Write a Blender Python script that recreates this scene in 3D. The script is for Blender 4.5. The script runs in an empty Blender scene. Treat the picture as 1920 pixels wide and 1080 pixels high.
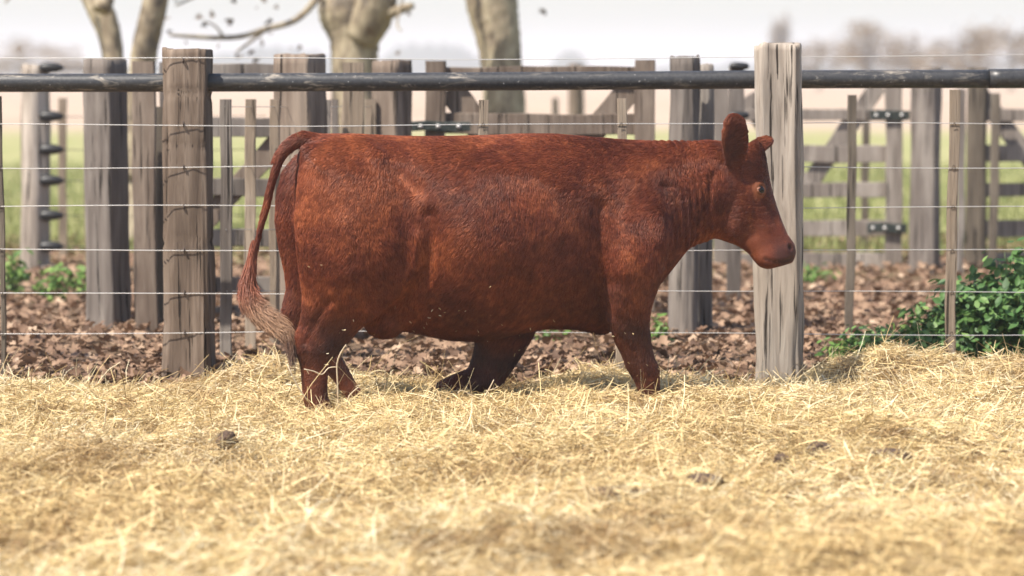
import bpy, bmesh, math, random
import numpy as np
from mathutils import Vector, Matrix, Euler

# ------------------------------------------------------------------ camera, sky, sun, exposure
scene = bpy.context.scene
COL = scene.collection
F_PX = 5005.0                      # focal length in pixels of the 1920 px wide photograph
PITCH = math.atan(405.0 / F_PX)
CAM = Vector((0.0, 0.0, 1.6))
cam_data = bpy.data.cameras.new("camera")
cam = bpy.data.objects.new("camera", cam_data)
COL.objects.link(cam)
cam.location = CAM
cam.rotation_euler = (math.radians(90) - PITCH, 0, 0)
cam_data.sensor_width = 36.0
cam_data.lens = F_PX / 1920.0 * 36.0
cam_data.clip_start = 0.1
cam_data.clip_end = 20000.0
cam_data.dof.use_dof = True
cam_data.dof.focus_distance = 12.75
cam_data.dof.aperture_fstop = 1.55
scene.camera = cam

SUN_EL = math.radians(56)
SUN_AZ = math.radians(232)         # clockwise from +Y
sun_dir = Vector((math.sin(SUN_AZ) * math.cos(SUN_EL), math.cos(SUN_AZ) * math.cos(SUN_EL), math.sin(SUN_EL)))
world = bpy.data.worlds.new("World")
scene.world = world
world.use_nodes = True
wn = world.node_tree
bg = wn.nodes["Background"]
sky = wn.nodes.new("ShaderNodeTexSky")
sky.sky_type = 'NISHITA'
sky.sun_disc = False
sky.sun_elevation = SUN_EL
sky.sun_rotation = SUN_AZ
sky.altitude = 50
sky.air_density = 1.0
sky.dust_density = 1.6
sky.ozone_density = 1.0
wn.links.new(sky.outputs[0], bg.inputs[0])
bg.inputs[1].default_value = 0.115
sl = bpy.data.lights.new("sun", 'SUN')
sl.energy = 5.0
sl.angle = math.radians(0.53)
sl.color = (1.0, 0.935, 0.84)
so = bpy.data.objects.new("sun", sl)
COL.objects.link(so)
so.rotation_euler = sun_dir.to_track_quat('Z', 'Y').to_euler()
scene.view_settings.view_transform = 'Standard'
scene.view_settings.look = 'None'
scene.view_settings.exposure = 0.74
scene.view_settings.gamma = 1.0
scene.render.engine = 'CYCLES'
scene.cycles.use_denoising = True
scene.cycles.max_bounces = 7
scene.cycles.diffuse_bounces = 3
scene.cycles.glossy_bounces = 3
scene.cycles.transmission_bounces = 4
scene.cycles.transparent_max_bounces = 6
scene.cycles.volume_bounces = 1

rng = np.random.default_rng(7)
random.seed(7)
FWD = Vector((0, math.cos(PITCH), -math.sin(PITCH)))
UPV = Vector((0, math.sin(PITCH), math.cos(PITCH)))


def ray(px, py):
    return FWD + Vector((1, 0, 0)) * ((px - 960) / F_PX) + UPV * ((540 - py) / F_PX)


def at(px, py, Y):
    """measured place of a photograph point that stands at distance Y"""
    d = ray(px, py)
    return CAM + d * (Y / d.y)


# ------------------------------------------------------------------ numeric helpers
def sines(P, scale, seed, n=10, aniso=(1, 1, 1)):
    """smooth pseudo noise, about -1..1"""
    r = np.random.default_rng(seed)
    k = r.normal(size=(n, 3)) * scale * np.array(aniso)
    ph = r.uniform(0, 6.283, n)
    return np.sin(P @ k.T + ph).sum(1) / math.sqrt(n) * 0.8


def mesh_np(name, V, faces=None, quads=None, tris=None):
    me = bpy.data.meshes.new(name)
    if faces is not None:
        me.from_pydata([tuple(v) for v in V], [], faces)
        me.update()
        return me
    F = quads if quads is not None else tris
    k = F.shape[1]
    me.vertices.add(len(V))
    me.vertices.foreach_set("co", np.asarray(V, dtype=np.float32).ravel())
    me.loops.add(F.size)
    me.loops.foreach_set("vertex_index", F.astype(np.int32).ravel())
    me.polygons.add(len(F))
    me.polygons.foreach_set("loop_start", np.arange(0, F.size, k, dtype=np.int32))
    me.update(calc_edges=True)
    me.validate()
    return me


def smooth(me, on=True):
    me.polygons.foreach_set("use_smooth", np.full(len(me.polygons), on))


def put(name, me, mat=None, parent=None, loc=None):
    o = bpy.data.objects.new(name, me)
    COL.objects.link(o)
    if mat is not None and me is not None:
        me.materials.append(mat)
    if parent is not None:
        o.parent = parent
    if loc is not None:
        o.location = loc
    return o


def tag(o, label, cat, group=None):
    o["label"] = label
    o["category"] = cat
    if group:
        o["group"] = group
    return o


def thing(name, loc, label, cat, group=None, rz=0.0):
    o = bpy.data.objects.new(name, None)
    COL.objects.link(o)
    o.location = loc
    o.rotation_euler = (0, 0, rz)
    o.empty_display_size = 0.1
    return tag(o, label, cat, group)


def vattr(me, name, vals):
    a = me.attributes.new(name, 'FLOAT', 'POINT')
    a.data.foreach_set("value", np.asarray(vals, dtype=np.float32))


def loft(rings, cap=True):
    """list of (M,3) rings -> verts, faces"""
    M = len(rings[0])
    V = np.concatenate(rings)
    Fc = []
    for i in range(len(rings) - 1):
        a, b = i * M, (i + 1) * M
        for j in range(M):
            k = (j + 1) % M
            Fc.append((a + j, a + k, b + k, b + j))
    if cap:
        Fc.append(tuple(range(M - 1, -1, -1)))
        Fc.append(tuple(range(len(V) - M, len(V))))
    return V, Fc


def tube_rings(path, radii, M=10, wob=0.0, seed=0, flat=1.0):
    path = np.array(path, float)
    r = np.random.default_rng(seed)
    rings = []
    u = None
    for i in range(len(path)):
        t = path[min(i + 1, len(path) - 1)] - path[max(i - 1, 0)]
        t /= np.linalg.norm(t) + 1e-9
        if u is None:
            ref = np.array([0, 1.0, 0]) if abs(t[1]) < 0.9 else np.array([1.0, 0, 0])
            u = np.cross(t, ref)
        u = u - t * (u @ t)
        u /= np.linalg.norm(u) + 1e-9
        v = np.cross(t, u)
        an = np.linspace(0, 2 * math.pi, M, endpoint=False)
        rr = radii[i] * (1 + wob * r.normal(size=M))
        rings.append(path[i] + np.outer(np.cos(an) * rr, u) + np.outer(np.sin(an) * rr * flat, v))
    return rings


def resample(path, radii, n):
    """Catmull-Rom through the points"""
    P = np.array([tuple(p) for p in path], float)
    R = np.array(radii, float)
    Q = np.column_stack([P, R])
    Q = np.vstack([2 * Q[0] - Q[1], Q, 2 * Q[-1] - Q[-2]])
    out = []
    m = len(P) - 1
    for i in range(m):
        for t in np.linspace(0, 1, n, endpoint=(i == m - 1)):
            a, b, c, d = Q[i], Q[i + 1], Q[i + 2], Q[i + 3]
            out.append(0.5 * ((2 * b) + (-a + c) * t + (2 * a - 5 * b + 4 * c - d) * t * t + (-a + 3 * b - 3 * c + d) * t ** 3))
    out = np.array(out)
    return out[:, :3], np.maximum(out[:, 3], 1e-4)


def tube(name, path, radii, mat, parent=None, M=10, n=5, wob=0.0, seed=0, origin=(0, 0, 0), sm=True):
    P, R = resample(path, radii, n)
    V, Fc = loft(tube_rings(P - np.array(origin), R, M, wob, seed))
    me = mesh_np(name, V, faces=Fc)
    smooth(me, sm)
    return put(name, me, mat, parent)


# ------------------------------------------------------------------ materials
def mat_new(name):
    m = bpy.data.materials.new(name)
    m.use_nodes = True
    nt = m.node_tree
    return m, nt, nt.nodes["Principled BSDF"]


def N(nt, typ, **kw):
    n = nt.nodes.new(typ)
    for k, v in kw.items():
        setattr(n, k, v)
    return n


def ramp(nt, src, stops, interp='LINEAR'):
    r = N(nt, "ShaderNodeValToRGB")
    r.color_ramp.interpolation = interp
    el = r.color_ramp.elements
    while len(el) < len(stops):
        el.new(0.5)
    for e, (p, c) in zip(el, stops):
        e.position = p
        e.color = (*c, 1) if len(c) == 3 else c
    nt.links.new(src, r.inputs[0])
    return r.outputs[0]


def noise(nt, vec, scale, detail=4, rough=0.55, dist=0.0):
    n = N(nt, "ShaderNodeTexNoise")
    n.inputs["Scale"].default_value = scale
    n.inputs["Detail"].default_value = detail
    n.inputs["Roughness"].default_value = rough
    n.inputs["Distortion"].default_value = dist
    if vec is not None:
        nt.links.new(vec, n.inputs["Vector"])
    return n.outputs[0]


def mapped(nt, scale=(1, 1, 1), out="Object", rand=True):
    tc = N(nt, "ShaderNodeTexCoord")
    mp = N(nt, "ShaderNodeMapping")
    mp.inputs["Scale"].default_value = scale
    src = tc.outputs[out]
    if rand:
        oi = N(nt, "ShaderNodeObjectInfo")
        mul = N(nt, "ShaderNodeVectorMath", operation='MULTIPLY_ADD')
        cmb = N(nt, "ShaderNodeCombineXYZ")
        for i in range(3):
            nt.links.new(oi.outputs["Random"], cmb.inputs[i])
        nt.links.new(cmb.outputs[0], mul.inputs[0])
        mul.inputs[1].default_value = (37, 51, 23)
        nt.links.new(src, mul.inputs[2])
        src = mul.outputs[0]
    nt.links.new(src, mp.inputs[0])
    return mp.outputs[0]


def mix(nt, fac, a, b, mode='MIX'):
    m = N(nt, "ShaderNodeMix", data_type='RGBA', blend_type=mode)
    for sock, val in ((m.inputs[0], fac), (m.inputs[6], a), (m.inputs[7], b)):
        if isinstance(val, (int, float)):
            sock.default_value = val
        elif isinstance(val, tuple):
            sock.default_value = (*val, 1)
        else:
            nt.links.new(val, sock)
    return m.outputs[2]


def math_n(nt, op, a, b=None, c=None, clamp=False):
    m = N(nt, "ShaderNodeMath", operation=op, use_clamp=clamp)
    for i, v in enumerate((a, b, c)):
        if v is None:
            continue
        if isinstance(v, (int, float)):
            m.inputs[i].default_value = v
        else:
            nt.links.new(v, m.inputs[i])
    return m.outputs[0]


def bump(nt, bsdf, h, strength=0.4, dist=0.01):
    b = N(nt, "ShaderNodeBump")
    b.inputs["Strength"].default_value = strength
    b.inputs["Distance"].default_value = dist
    nt.links.new(h, b.inputs["Height"])
    nt.links.new(b.outputs[0], bsdf.inputs["Normal"])


def wood(name, dark, mid, light, stretch=(22, 22, 1.6), rough=0.85, bstr=0.7):
    m, nt, b = mat_new(name)
    v = mapped(nt, stretch)
    fine = noise(nt, v, 1.0, 7, 0.62, 0.6)
    v2 = mapped(nt, (3.2, 3.2, 0.9))
    blot = noise(nt, v2, 1.0, 4, 0.55, 0.3)
    v3 = mapped(nt, (46, 46, 1.6))
    crack = noise(nt, v3, 1.0, 3, 0.5, 0.25)
    ck = ramp(nt, crack, [(0.33, (0, 0, 0)), (0.40, (1, 1, 1))])
    c = ramp(nt, fine, [(0.30, dark), (0.5, mid), (0.68, light)])
    tint = ramp(nt, blot, [(0.33, tuple(x * 0.62 for x in mid)), (0.5, mid), (0.66, tuple(min(1, x * 1.35) for x in light))])
    c2 = mix(nt, 0.5, c, tint)
    c3 = mix(nt, ck, tuple(x * 0.35 for x in dark), c2)
    nt.links.new(c3, b.inputs["Base Color"])
    b.inputs["Roughness"].default_value = rough
    b.inputs["Specular IOR Level"].default_value = 0.25
    hh = math_n(nt, 'MULTIPLY_ADD', ck, 0.8, fine)
    bump(nt, b, hh, bstr, 0.012)
    return m


M = {}
M["hewn"] = wood("hewn_grey_wood", (0.060, 0.040, 0.028), (0.153, 0.111, 0.082), (0.289, 0.225, 0.174))
M["pale"] = wood("pale_weathered_wood", (0.100, 0.076, 0.058), (0.333, 0.279, 0.230), (0.486, 0.423, 0.356))
M["grey"] = wood("grey_plank_wood", (0.080, 0.066, 0.056), (0.160, 0.134, 0.116), (0.272, 0.240, 0.208))
M["brown"] = wood("brown_plank_wood", (0.078, 0.054, 0.039), (0.156, 0.116, 0.089), (0.262, 0.209, 0.164))
M["gatewood"] = wood("silvered_gate_wood", (0.128, 0.104, 0.085), (0.238, 0.200, 0.170), (0.357, 0.315, 0.272))
M["batten"] = wood("batten_wood", (0.162, 0.122, 0.086), (0.279, 0.216, 0.158), (0.387, 0.315, 0.243), (70, 70, 3))
M["olive"] = wood("dark_batten_wood", (0.07, 0.055, 0.042), (0.13, 0.105, 0.08), (0.20, 0.168, 0.13), (70, 70, 3))

m, nt, b = mat_new("worn_black_pipe")
v = mapped(nt, (1, 1, 1))
n1 = noise(nt, mapped(nt, (5, 22, 22)), 1.0, 6, 0.7, 0.8)
n2 = noise(nt, v, 60, 3, 0.6)
n3 = noise(nt, mapped(nt, (1.1, 3, 3)), 1.0, 2, 0.5)
base = ramp(nt, n2, [(0.3, (0.022, 0.022, 0.024)), (0.7, (0.05, 0.049, 0.05))])
w = ramp(nt, n1, [(0.54, (0, 0, 0)), (0.66, (1, 1, 1))])
w2 = ramp(nt, n3, [(0.42, (0, 0, 0)), (0.54, (1, 1, 1))])
wm = math_n(nt, 'MULTIPLY', w, w2)
sp = ramp(nt, n2, [(0.70, (0, 0, 0)), (0.74, (1, 1, 1))])
c = mix(nt, wm, base, (0.30, 0.26, 0.21))
sp2 = math_n(nt, 'MULTIPLY', sp, 0.8)
c = mix(nt, sp2, c, (0.55, 0.53, 0.5))
nt.links.new(c, b.inputs["Base Color"])
b.inputs["Roughness"].default_value = 0.42
bump(nt, b, n2, 0.15, 0.004)
M["pipe"] = m

m, nt, b = mat_new("galvanised_wire")
b.inputs["Base Color"].default_value = (0.62, 0.60, 0.57, 1)
b.inputs["Metallic"].default_value = 0.6
b.inputs["Roughness"].default_value = 0.45
M["wire"] = m
m, nt, b = mat_new("black_plastic")
b.inputs["Base Color"].default_value = (0.018, 0.017, 0.017, 1)
b.inputs["Roughness"].default_value = 0.45
M["black"] = m
m, nt, b = mat_new("dark_green_iron")
n1 = noise(nt, mapped(nt), 25, 3)
nt.links.new(ramp(nt, n1, [(0.35, (0.025, 0.032, 0.028)), (0.7, (0.09, 0.10, 0.09))]), b.inputs["Base Color"])
b.inputs["Roughness"].default_value = 0.4
b.inputs["Metallic"].default_value = 0.3
M["iron"] = m
m, nt, b = mat_new("rusty_iron")
b.inputs["Base Color"].default_value = (0.06, 0.04, 0.03, 1)
b.inputs["Roughness"].default_value = 0.7
M["rust"] = m

# plane-tree bark: cream and olive flakes
m, nt, b = mat_new("plane_bark")
v = mapped(nt, (2.2, 2.2, 1.0))
n1 = noise(nt, v, 2.6, 5, 0.55, 1.4)
n2 = noise(nt, v, 9, 4, 0.6)
c = ramp(nt, n1, [(0.36, (0.06, 0.042, 0.027)), (0.45, (0.17, 0.125, 0.075)), (0.53, (0.27, 0.215, 0.135)), (0.64, (0.40, 0.335, 0.22)), (0.74, (0.17, 0.148, 0.095))])
c = mix(nt, 0.22, c, ramp(nt, n2, [(0.3, (0.16, 0.12, 0.08)), (0.7, (0.6, 0.52, 0.4))]))
nt.links.new(c, b.inputs["Base Color"])
b.inputs["Roughness"].default_value = 0.85
bump(nt, b, math_n(nt, 'ADD', n1, n2), 0.4, 0.03)
M["bark"] = m


def varied(name, attr, stops, rough=0.7, trans=0.0, patch=None, spec=0.3):
    """colour per piece from a point attribute"""
    m, nt, b = mat_new(name)
    a = N(nt, "ShaderNodeAttribute", attribute_name=attr)
    c = ramp(nt, a.outputs["Fac"], stops)
    if patch:
        g = N(nt, "ShaderNodeNewGeometry")
        for sc, lo, hi, colr, amt in patch:
            n1 = noise(nt, g.outputs["Position"], sc, 3, 0.5, 0.4)
            k = ramp(nt, n1, [(lo, (0, 0, 0)), (hi, (1, 1, 1))])
            k = math_n(nt, 'MULTIPLY', k, amt)
            c = mix(nt, k, c, colr, 'MULTIPLY')
    nt.links.new(c, b.inputs["Base Color"])
    b.inputs["Roughness"].default_value = rough
    b.inputs["Specular IOR Level"].default_value = spec
    if trans:
        tr = N(nt, "ShaderNodeBsdfTranslucent")
        nt.links.new(c, tr.inputs[0])
        ms = N(nt, "ShaderNodeMixShader")
        ms.inputs[0].default_value = trans
        nt.links.new(b.outputs[0], ms.inputs[1])
        nt.links.new(tr.outputs[0], ms.inputs[2])
        nt.links.new(ms.outputs[0], nt.nodes["Material Output"].inputs[0])
    return m


STRAW_PATCH = [(0.9, 0.54, 0.70, (0.58, 0.48, 0.40), 0.8), (3.6, 0.58, 0.70, (0.50, 0.40, 0.32), 0.8), (9.0, 0.57, 0.68, (0.42, 0.33, 0.25), 0.85)]
STRAW_STOPS = [(0.0, (0.18, 0.11, 0.055)), (0.12, (0.32, 0.22, 0.115)), (0.36, (0.63, 0.455, 0.21)), (0.7, (0.82, 0.65, 0.335)), (1.0, (0.90, 0.815, 0.575))]
M["straw"] = varied("straw", "tone", STRAW_STOPS, 0.55, 0.22, STRAW_PATCH, 0.35)
M["leaf_litter"] = varied("dead_leaves", "tone", [(0, (0.065, 0.036, 0.023)), (0.35, (0.19, 0.112, 0.070)), (0.7, (0.34, 0.22, 0.14)), (1, (0.52, 0.38, 0.265))], 0.7, 0.1)
M["green_leaf"] = varied("green_leaves", "tone", [(0, (0.022, 0.058, 0.016)), (0.5, (0.075, 0.165, 0.042)), (1, (0.19, 0.30, 0.085))], 0.55, 0.2, None, 0.4)
M["weed_leaf"] = varied("weed_leaves", "tone", [(0, (0.05, 0.11, 0.02)), (0.6, (0.13, 0.23, 0.05)), (1, (0.24, 0.34, 0.09))], 0.5, 0.25)
M["grass"] = varied("grass_blades", "tone", [(0, (0.13, 0.16, 0.05)), (0.5, (0.24, 0.265, 0.09)), (1, (0.38, 0.36, 0.16))], 0.6, 0.3)
M["dry_leaf"] = varied("hanging_leaves", "tone", [(0, (0.05, 0.035, 0.025)), (1, (0.20, 0.13, 0.08))], 0.6, 0.2)
M["far_twig"] = varied("far_twigs", "tone", [(0, (0.11, 0.07, 0.045)), (0.5, (0.21, 0.145, 0.085)), (1, (0.34, 0.25, 0.14))], 0.8)
m, nt, b = mat_new("green_stem")
b.inputs["Base Color"].default_value = (0.09, 0.14, 0.04, 1)
M["stem"] = m

# ground: soil under leaves, then pasture, then dry stubble
m, nt, b = mat_new("ground_soil_pasture")
g = N(nt, "ShaderNodeNewGeometry")
sx = N(nt, "ShaderNodeSeparateXYZ")
nt.links.new(g.outputs["Position"], sx.inputs[0])
nz = noise(nt, g.outputs["Position"], 0.35, 4, 0.6)
soil = ramp(nt, noise(nt, g.outputs["Position"], 9, 6, 0.65), [(0.3, (0.08, 0.052, 0.033)), (0.52, (0.15, 0.10, 0.065)), (0.72, (0.25, 0.175, 0.12))])
gr = ramp(nt, noise(nt, g.outputs["Position"], 1.3, 5, 0.6), [(0.3, (0.20, 0.215, 0.080)), (0.5, (0.29, 0.285, 0.125)), (0.7, (0.40, 0.335, 0.195))])
dry = ramp(nt, noise(nt, g.outputs["Position"], 0.08, 4, 0.6), [(0.3, (0.37, 0.275, 0.205)), (0.7, (0.46, 0.35, 0.265))])
yy = math_n(nt, 'MULTIPLY_ADD', nz, 4.0, sx.outputs["Y"])
k1 = N(nt, "ShaderNodeMapRange")
k1.inputs[1].default_value, k1.inputs[2].default_value = 22.5, 26.5
nt.links.new(yy, k1.inputs[0])
y2 = math_n(nt, 'MULTIPLY_ADD', nz, 24.0, sx.outputs["Y"])
k2 = N(nt, "ShaderNodeMapRange")
k2.inputs[1].default_value, k2.inputs[2].default_value = 78, 92
nt.links.new(y2, k2.inputs[0])
c = mix(nt, k1.outputs[0], soil, gr)
c = mix(nt, k2.outputs[0], c, dry)
nt.links.new(c, b.inputs["Base Color"])
b.inputs["Roughness"].default_value = 0.95
b.inputs["Specular IOR Level"].default_value = 0.1
bump(nt, b, noise(nt, g.outputs["Position"], 14, 5, 0.65), 0.5, 0.03)
M["ground"] = m

m, nt, b = mat_new("straw_mat")
g = N(nt, "ShaderNodeNewGeometry")
n1 = noise(nt, g.outputs["Position"], 28, 5, 0.7, 1.5)
c = ramp(nt, n1, [(0.3, (0.10, 0.060, 0.028)), (0.5, (0.24, 0.16, 0.075)), (0.7, (0.42, 0.30, 0.145))])
nt.links.new(c, b.inputs["Base Color"])
b.inputs["Roughness"].default_value = 0.9
bump(nt, b, n1, 0.8, 0.03)
M["straw_mat"] = m

# ------------------------------------------------------------------ ground and hills
def pen_drop(X, Y):
    t = np.clip((14.25 - Y) / 0.6, 0, 1)
    return -0.14 * t * t * (3 - 2 * t)


ys = np.concatenate([np.linspace(-6, 12, 10), np.linspace(12.5, 26, 60), np.geomspace(27, 4200, 40)])
xs = np.concatenate([-np.geomspace(2600, 9, 16), np.linspace(-8, 8, 60), np.geomspace(9, 2600, 16)])
GX, GY = np.meshgrid(xs, ys)
P = np.column_stack([GX.ravel(), GY.ravel(), np.zeros(GX.size)])
near = (P[:, 1] < 27) & (np.abs(P[:, 0]) < 9)
P[:, 2] = pen_drop(P[:, 0], P[:, 1]) + near * (P[:, 1] > 14.2) * 0.01 * sines(P, 1.7, 3)
nx, ny = len(xs), len(ys)
idx = np.arange(nx * ny).reshape(ny, nx)
Q = np.stack([idx[:-1, :-1], idx[:-1, 1:], idx[1:, 1:], idx[1:, :-1]], -1).reshape(-1, 4)
me = mesh_np("ground", P, quads=Q)
smooth(me)
o = put("ground", me, M["ground"])
o["kind"] = "structure"
o["label"] = "bare soil, pasture and dry stubble reaching the horizon"

# distant wooded rises
m, nt, b = mat_new("far_woodland")
n1 = noise(nt, mapped(nt, (1, 1, 1), rand=False), 0.05, 4)
nt.links.new(ramp(nt, n1, [(0.3, (0.03, 0.042, 0.04)), (0.7, (0.06, 0.072, 0.06))]), b.inputs["Base Color"])
b.inputs["Roughness"].default_value = 1.0
M["hill"] = m
def hill(name, pxs, tops, Y, depth):
    top = [at(p, t, Y) for p, t in zip(pxs, tops)]
    X, _ = resample(top, [1] * len(top), 6)
    V, Fc = [], []
    for i, p in enumerate(X):
        h = p[2] + 1.4 * math.sin(i * 2.3) * (p[2] > 3)
        for dy, hh in ((0, -1.0), (depth * 0.2, h * 0.7), (depth * 0.5, h), (depth * 0.8, h * 0.8), (depth, -1.0)):
            V.append((p[0], Y + dy, hh))
    for i in range(len(X) - 1):
        for j in range(4):
            a = i * 5 + j
            Fc.append((a, a + 5, a + 6, a + 1))
    me = mesh_np(name, V, faces=Fc)
    smooth(me)
    o = put(name, me, M["hill"])
    o["kind"] = "structure"
    return o
hill("hills", [-500, -200, 60, 250, 400, 470, 560, 640], [112, 104, 118, 116, 92, 84, 92, 122], 950, 160)
hill("hills", [690, 730, 800, 860, 890, 925], [120, 84, 80, 84, 104, 124], 1000, 120)
hill("hills", [1030, 1055, 1075, 1095, 1110], [124, 98, 94, 100, 124], 940, 60)
hill("hills", [1250, 1400, 1650, 1900, 2200, 2500], [126, 116, 108, 104, 110, 124], 1050, 150)

# ------------------------------------------------------------------ straw bedding
def straw_h(P):
    X, Y = P[:, 0], P[:, 1]
    z = 0.0 + 0.030 * sines(P * [1, 1, 0], 1.9, 11) + 0.022 * sines(P * [1, 1, 0], 5.0, 12) + 0.014 * sines(P * [1, 1, 0], 12.0, 13)
    z -= 0.055 * np.clip((Y - 13.15) / 0.7, 0, 1)
    def mound(cx, cy, sx, sy, a):
        return a * np.exp(-((X - cx) / sx) ** 2 - ((Y - cy) / sy) ** 2)
    z += mound(-1.28, 13.75, 0.22, 0.28, 0.15)
    z += mound(2.0, 13.8, 0.40, 0.32, 0.19) + mound(2.75, 13.35, 0.45, 0.45, 0.17)
    z += mound(0.45, 14.0, 0.45, 0.25, 0.09) + mound(-0.5, 14.05, 0.5, 0.25, 0.06) - mound(-0.95, 12.6, 0.24, 0.5, 0.085) - mound(0.75, 12.9, 0.25, 0.3, 0.02)
    z -= mound(1.42, 13.9, 0.25, 0.3, 0.04) + mound(-1.75, 13.9, 0.25, 0.3, 0.05) + mound(-2.4, 13.8, 0.6, 0.35, 0.02)
    z += mound(-0.9, 12.5, 0.5, 0.25, 0.02) + mound(0.6, 12.45, 0.7, 0.2, 0.03)
    z -= mound(0.25, 13.3, 0.9, 0.3, 0.03)
    z += mound(1.5, 11.5, 0.9, 0.5, 0.03)
    edge = 14.18 + 0.10 * sines(P * [1, 0, 0], 4.0, 14) + 0.1 * (X > 1.4) - 0.12 * (X < -1.6)
    t = np.clip((edge - Y) / 0.35, 0, 1)
    return -0.16 + (z + 0.16) * t * t * (3 - 2 * t) * 1.0, edge


xs = np.linspace(-5.2, 5.2, 180)
ys = np.linspace(4.0, 14.6, 190)
GX, GY = np.meshgrid(xs, ys)
P = np.column_stack([GX.ravel(), GY.ravel(), np.zeros(GX.size)])
z, _ = straw_h(P)
P[:, 2] = z - 0.012
idx = np.arange(P.shape[0]).reshape(len(ys), len(xs))
Q = np.stack([idx[:-1, :-1], idx[:-1, 1:], idx[1:, 1:], idx[1:, :-1]], -1).reshape(-1, 4)
me = mesh_np("straw_bedding", P, quads=Q)
smooth(me)
sb = put("straw_bedding", me, M["straw_mat"])
sb["kind"] = "stuff"
sb["label"] = "golden straw strewn over the pen floor"


def ribbons(n, pos, length, width, az, pitch, bend, roll, tone, seed, seg=3):
    """flat bent straws -> verts, quads, tone per vertex"""
    r = np.random.default_rng(seed)
    d = np.column_stack([np.cos(az) * np.cos(pitch), np.sin(az) * np.cos(pitch), np.sin(pitch)])
    side = np.column_stack([-np.sin(az), np.cos(az), np.zeros(n)])
    up = np.cross(d, side) * -1
    up = np.cross(side, d) * -1
    wv = side * np.cos(roll)[:, None] + up * np.sin(roll)[:, None]
    bd = r.normal(size=(n, 3))
    bd -= (bd * d).sum(1)[:, None] * d
    bd /= np.linalg.norm(bd, axis=1)[:, None]
    V = np.empty((n, seg + 1, 2, 3), np.float32)
    for i in range(seg + 1):
        t = i / seg
        p = pos + d * (length * (t - 0.5))[:, None] + bd * (bend * length * (4 * t * (1 - t) - 0.5))[:, None]
        ww = width * (1.0 if 0 < i < seg else 0.75)
        V[:, i, 0] = p - wv * ww[:, None] * 0.5
        V[:, i, 1] = p + wv * ww[:, None] * 0.5
    base = (np.arange(n) * (seg + 1) * 2)[:, None]
    q = np.array([[2 * i, 2 * i + 1, 2 * i + 3, 2 * i + 2] for i in range(seg)])
    Q = (base[:, :, None] + q[None]).reshape(-1, 4)
    return V.reshape(-1, 3), Q, np.repeat(tone, (seg + 1) * 2)


def straw_cloud(n, seed, ylo, yhi, margin, lmul=1.0, wmul=1.0, lift=0.060, steep=0.09):
    r = np.random.default_rng(seed)
    Y = r.uniform(ylo, yhi, n * 2)
    X = r.uniform(-1, 1, n * 2) * (0.2 * yhi + margin)
    keep = np.abs(X) < 0.2 * Y + margin
    P = np.column_stack([X, Y, np.zeros(len(X))])[keep][:n]
    z, edge = straw_h(P)
    ok = P[:, 1] < edge + 0.06 * r.normal(size=len(P)) + 0.02
    P, z = P[ok], z[ok]
    n = len(P)
    L = np.clip(r.lognormal(math.log(0.075), 0.5, n), 0.03, 0.30) * lmul
    W = r.uniform(0.0019, 0.0042, n) * wmul
    fld = sines(P, 2.6, 21) * 2.2 + sines(P, 7.0, 22) * 0.9
    az = fld + r.normal(0, 0.9, n)
    pitch = r.normal(0, 0.20, n)
    st = r.random(n) < steep
    pitch[st] = r.uniform(0.3, 1.15, st.sum())
    tuft = np.clip(0.5 + 0.5 * sines(P, 9.0, 23), 0, 1)
    P[:, 2] = z + r.random(n) ** 1.5 * lift * (0.2 + 1.1 * tuft) + np.abs(np.sin(pitch)) * L * 0.42
    dirt_shade = np.clip(0.5 + 0.6 * sines(P * [1, 1, 0], 1.5, 24), 0, 1)
    deep = np.clip((P[:, 2] - z) / lift, 0, 1)
    tone = np.clip(r.beta(2.7, 1.5, n) * (0.80 + 0.30 * dirt_shade), 0, 1)
    tone[r.random(n) < 0.17] *= 0.28
    return ribbons(n, P, L, W, az, pitch, r.uniform(0, 0.22, n), r.uniform(-1.2, 1.2, n), tone, seed + 1)


parts = [straw_cloud(130000, 31, 10.6, 14.45, 0.7),
         straw_cloud(72000, 33, 7.4, 10.6, 0.7, 1.05, 1.1),
         straw_cloud(16000, 35, 5.0, 14.4, 2.4, 1.1, 1.3),
         straw_cloud(1600, 37, 7.6, 14.2, 0.6, 1.9, 1.05, 0.06, 0.35)]
off, VV, QQ, TT = 0, [], [], []
for V, Q, T in parts:
    VV.append(V); QQ.append(Q + off); TT.append(T); off += len(V)
me = mesh_np("loose_straw", np.concatenate(VV), quads=np.concatenate(QQ))
vattr(me, "tone", np.concatenate(TT))
st = put("loose_straw", me, M["straw"])
st["kind"] = "stuff"
st["label"] = "loose golden straw stalks covering the pen floor"

# ------------------------------------------------------------------ leaf litter
def leaf_shape(lobes=5, depth=0.38):
    pts = [(0, 0)]
    n = lobes * 2 + 1
    for i in range(n):
        a = math.radians(-130 + 260 * i / (n - 1)) + math.pi / 2
        rr = 0.5 if i % 2 == 0 else 0.5 - depth * 0.5
        if i == (n - 1) // 2:
            rr = 0.6
        pts.append((rr * math.cos(a), rr * math.sin(a)))
    tr = [(0, i, i + 1) for i in range(1, n)]
    return np.array(pts), np.array(tr)


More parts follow.
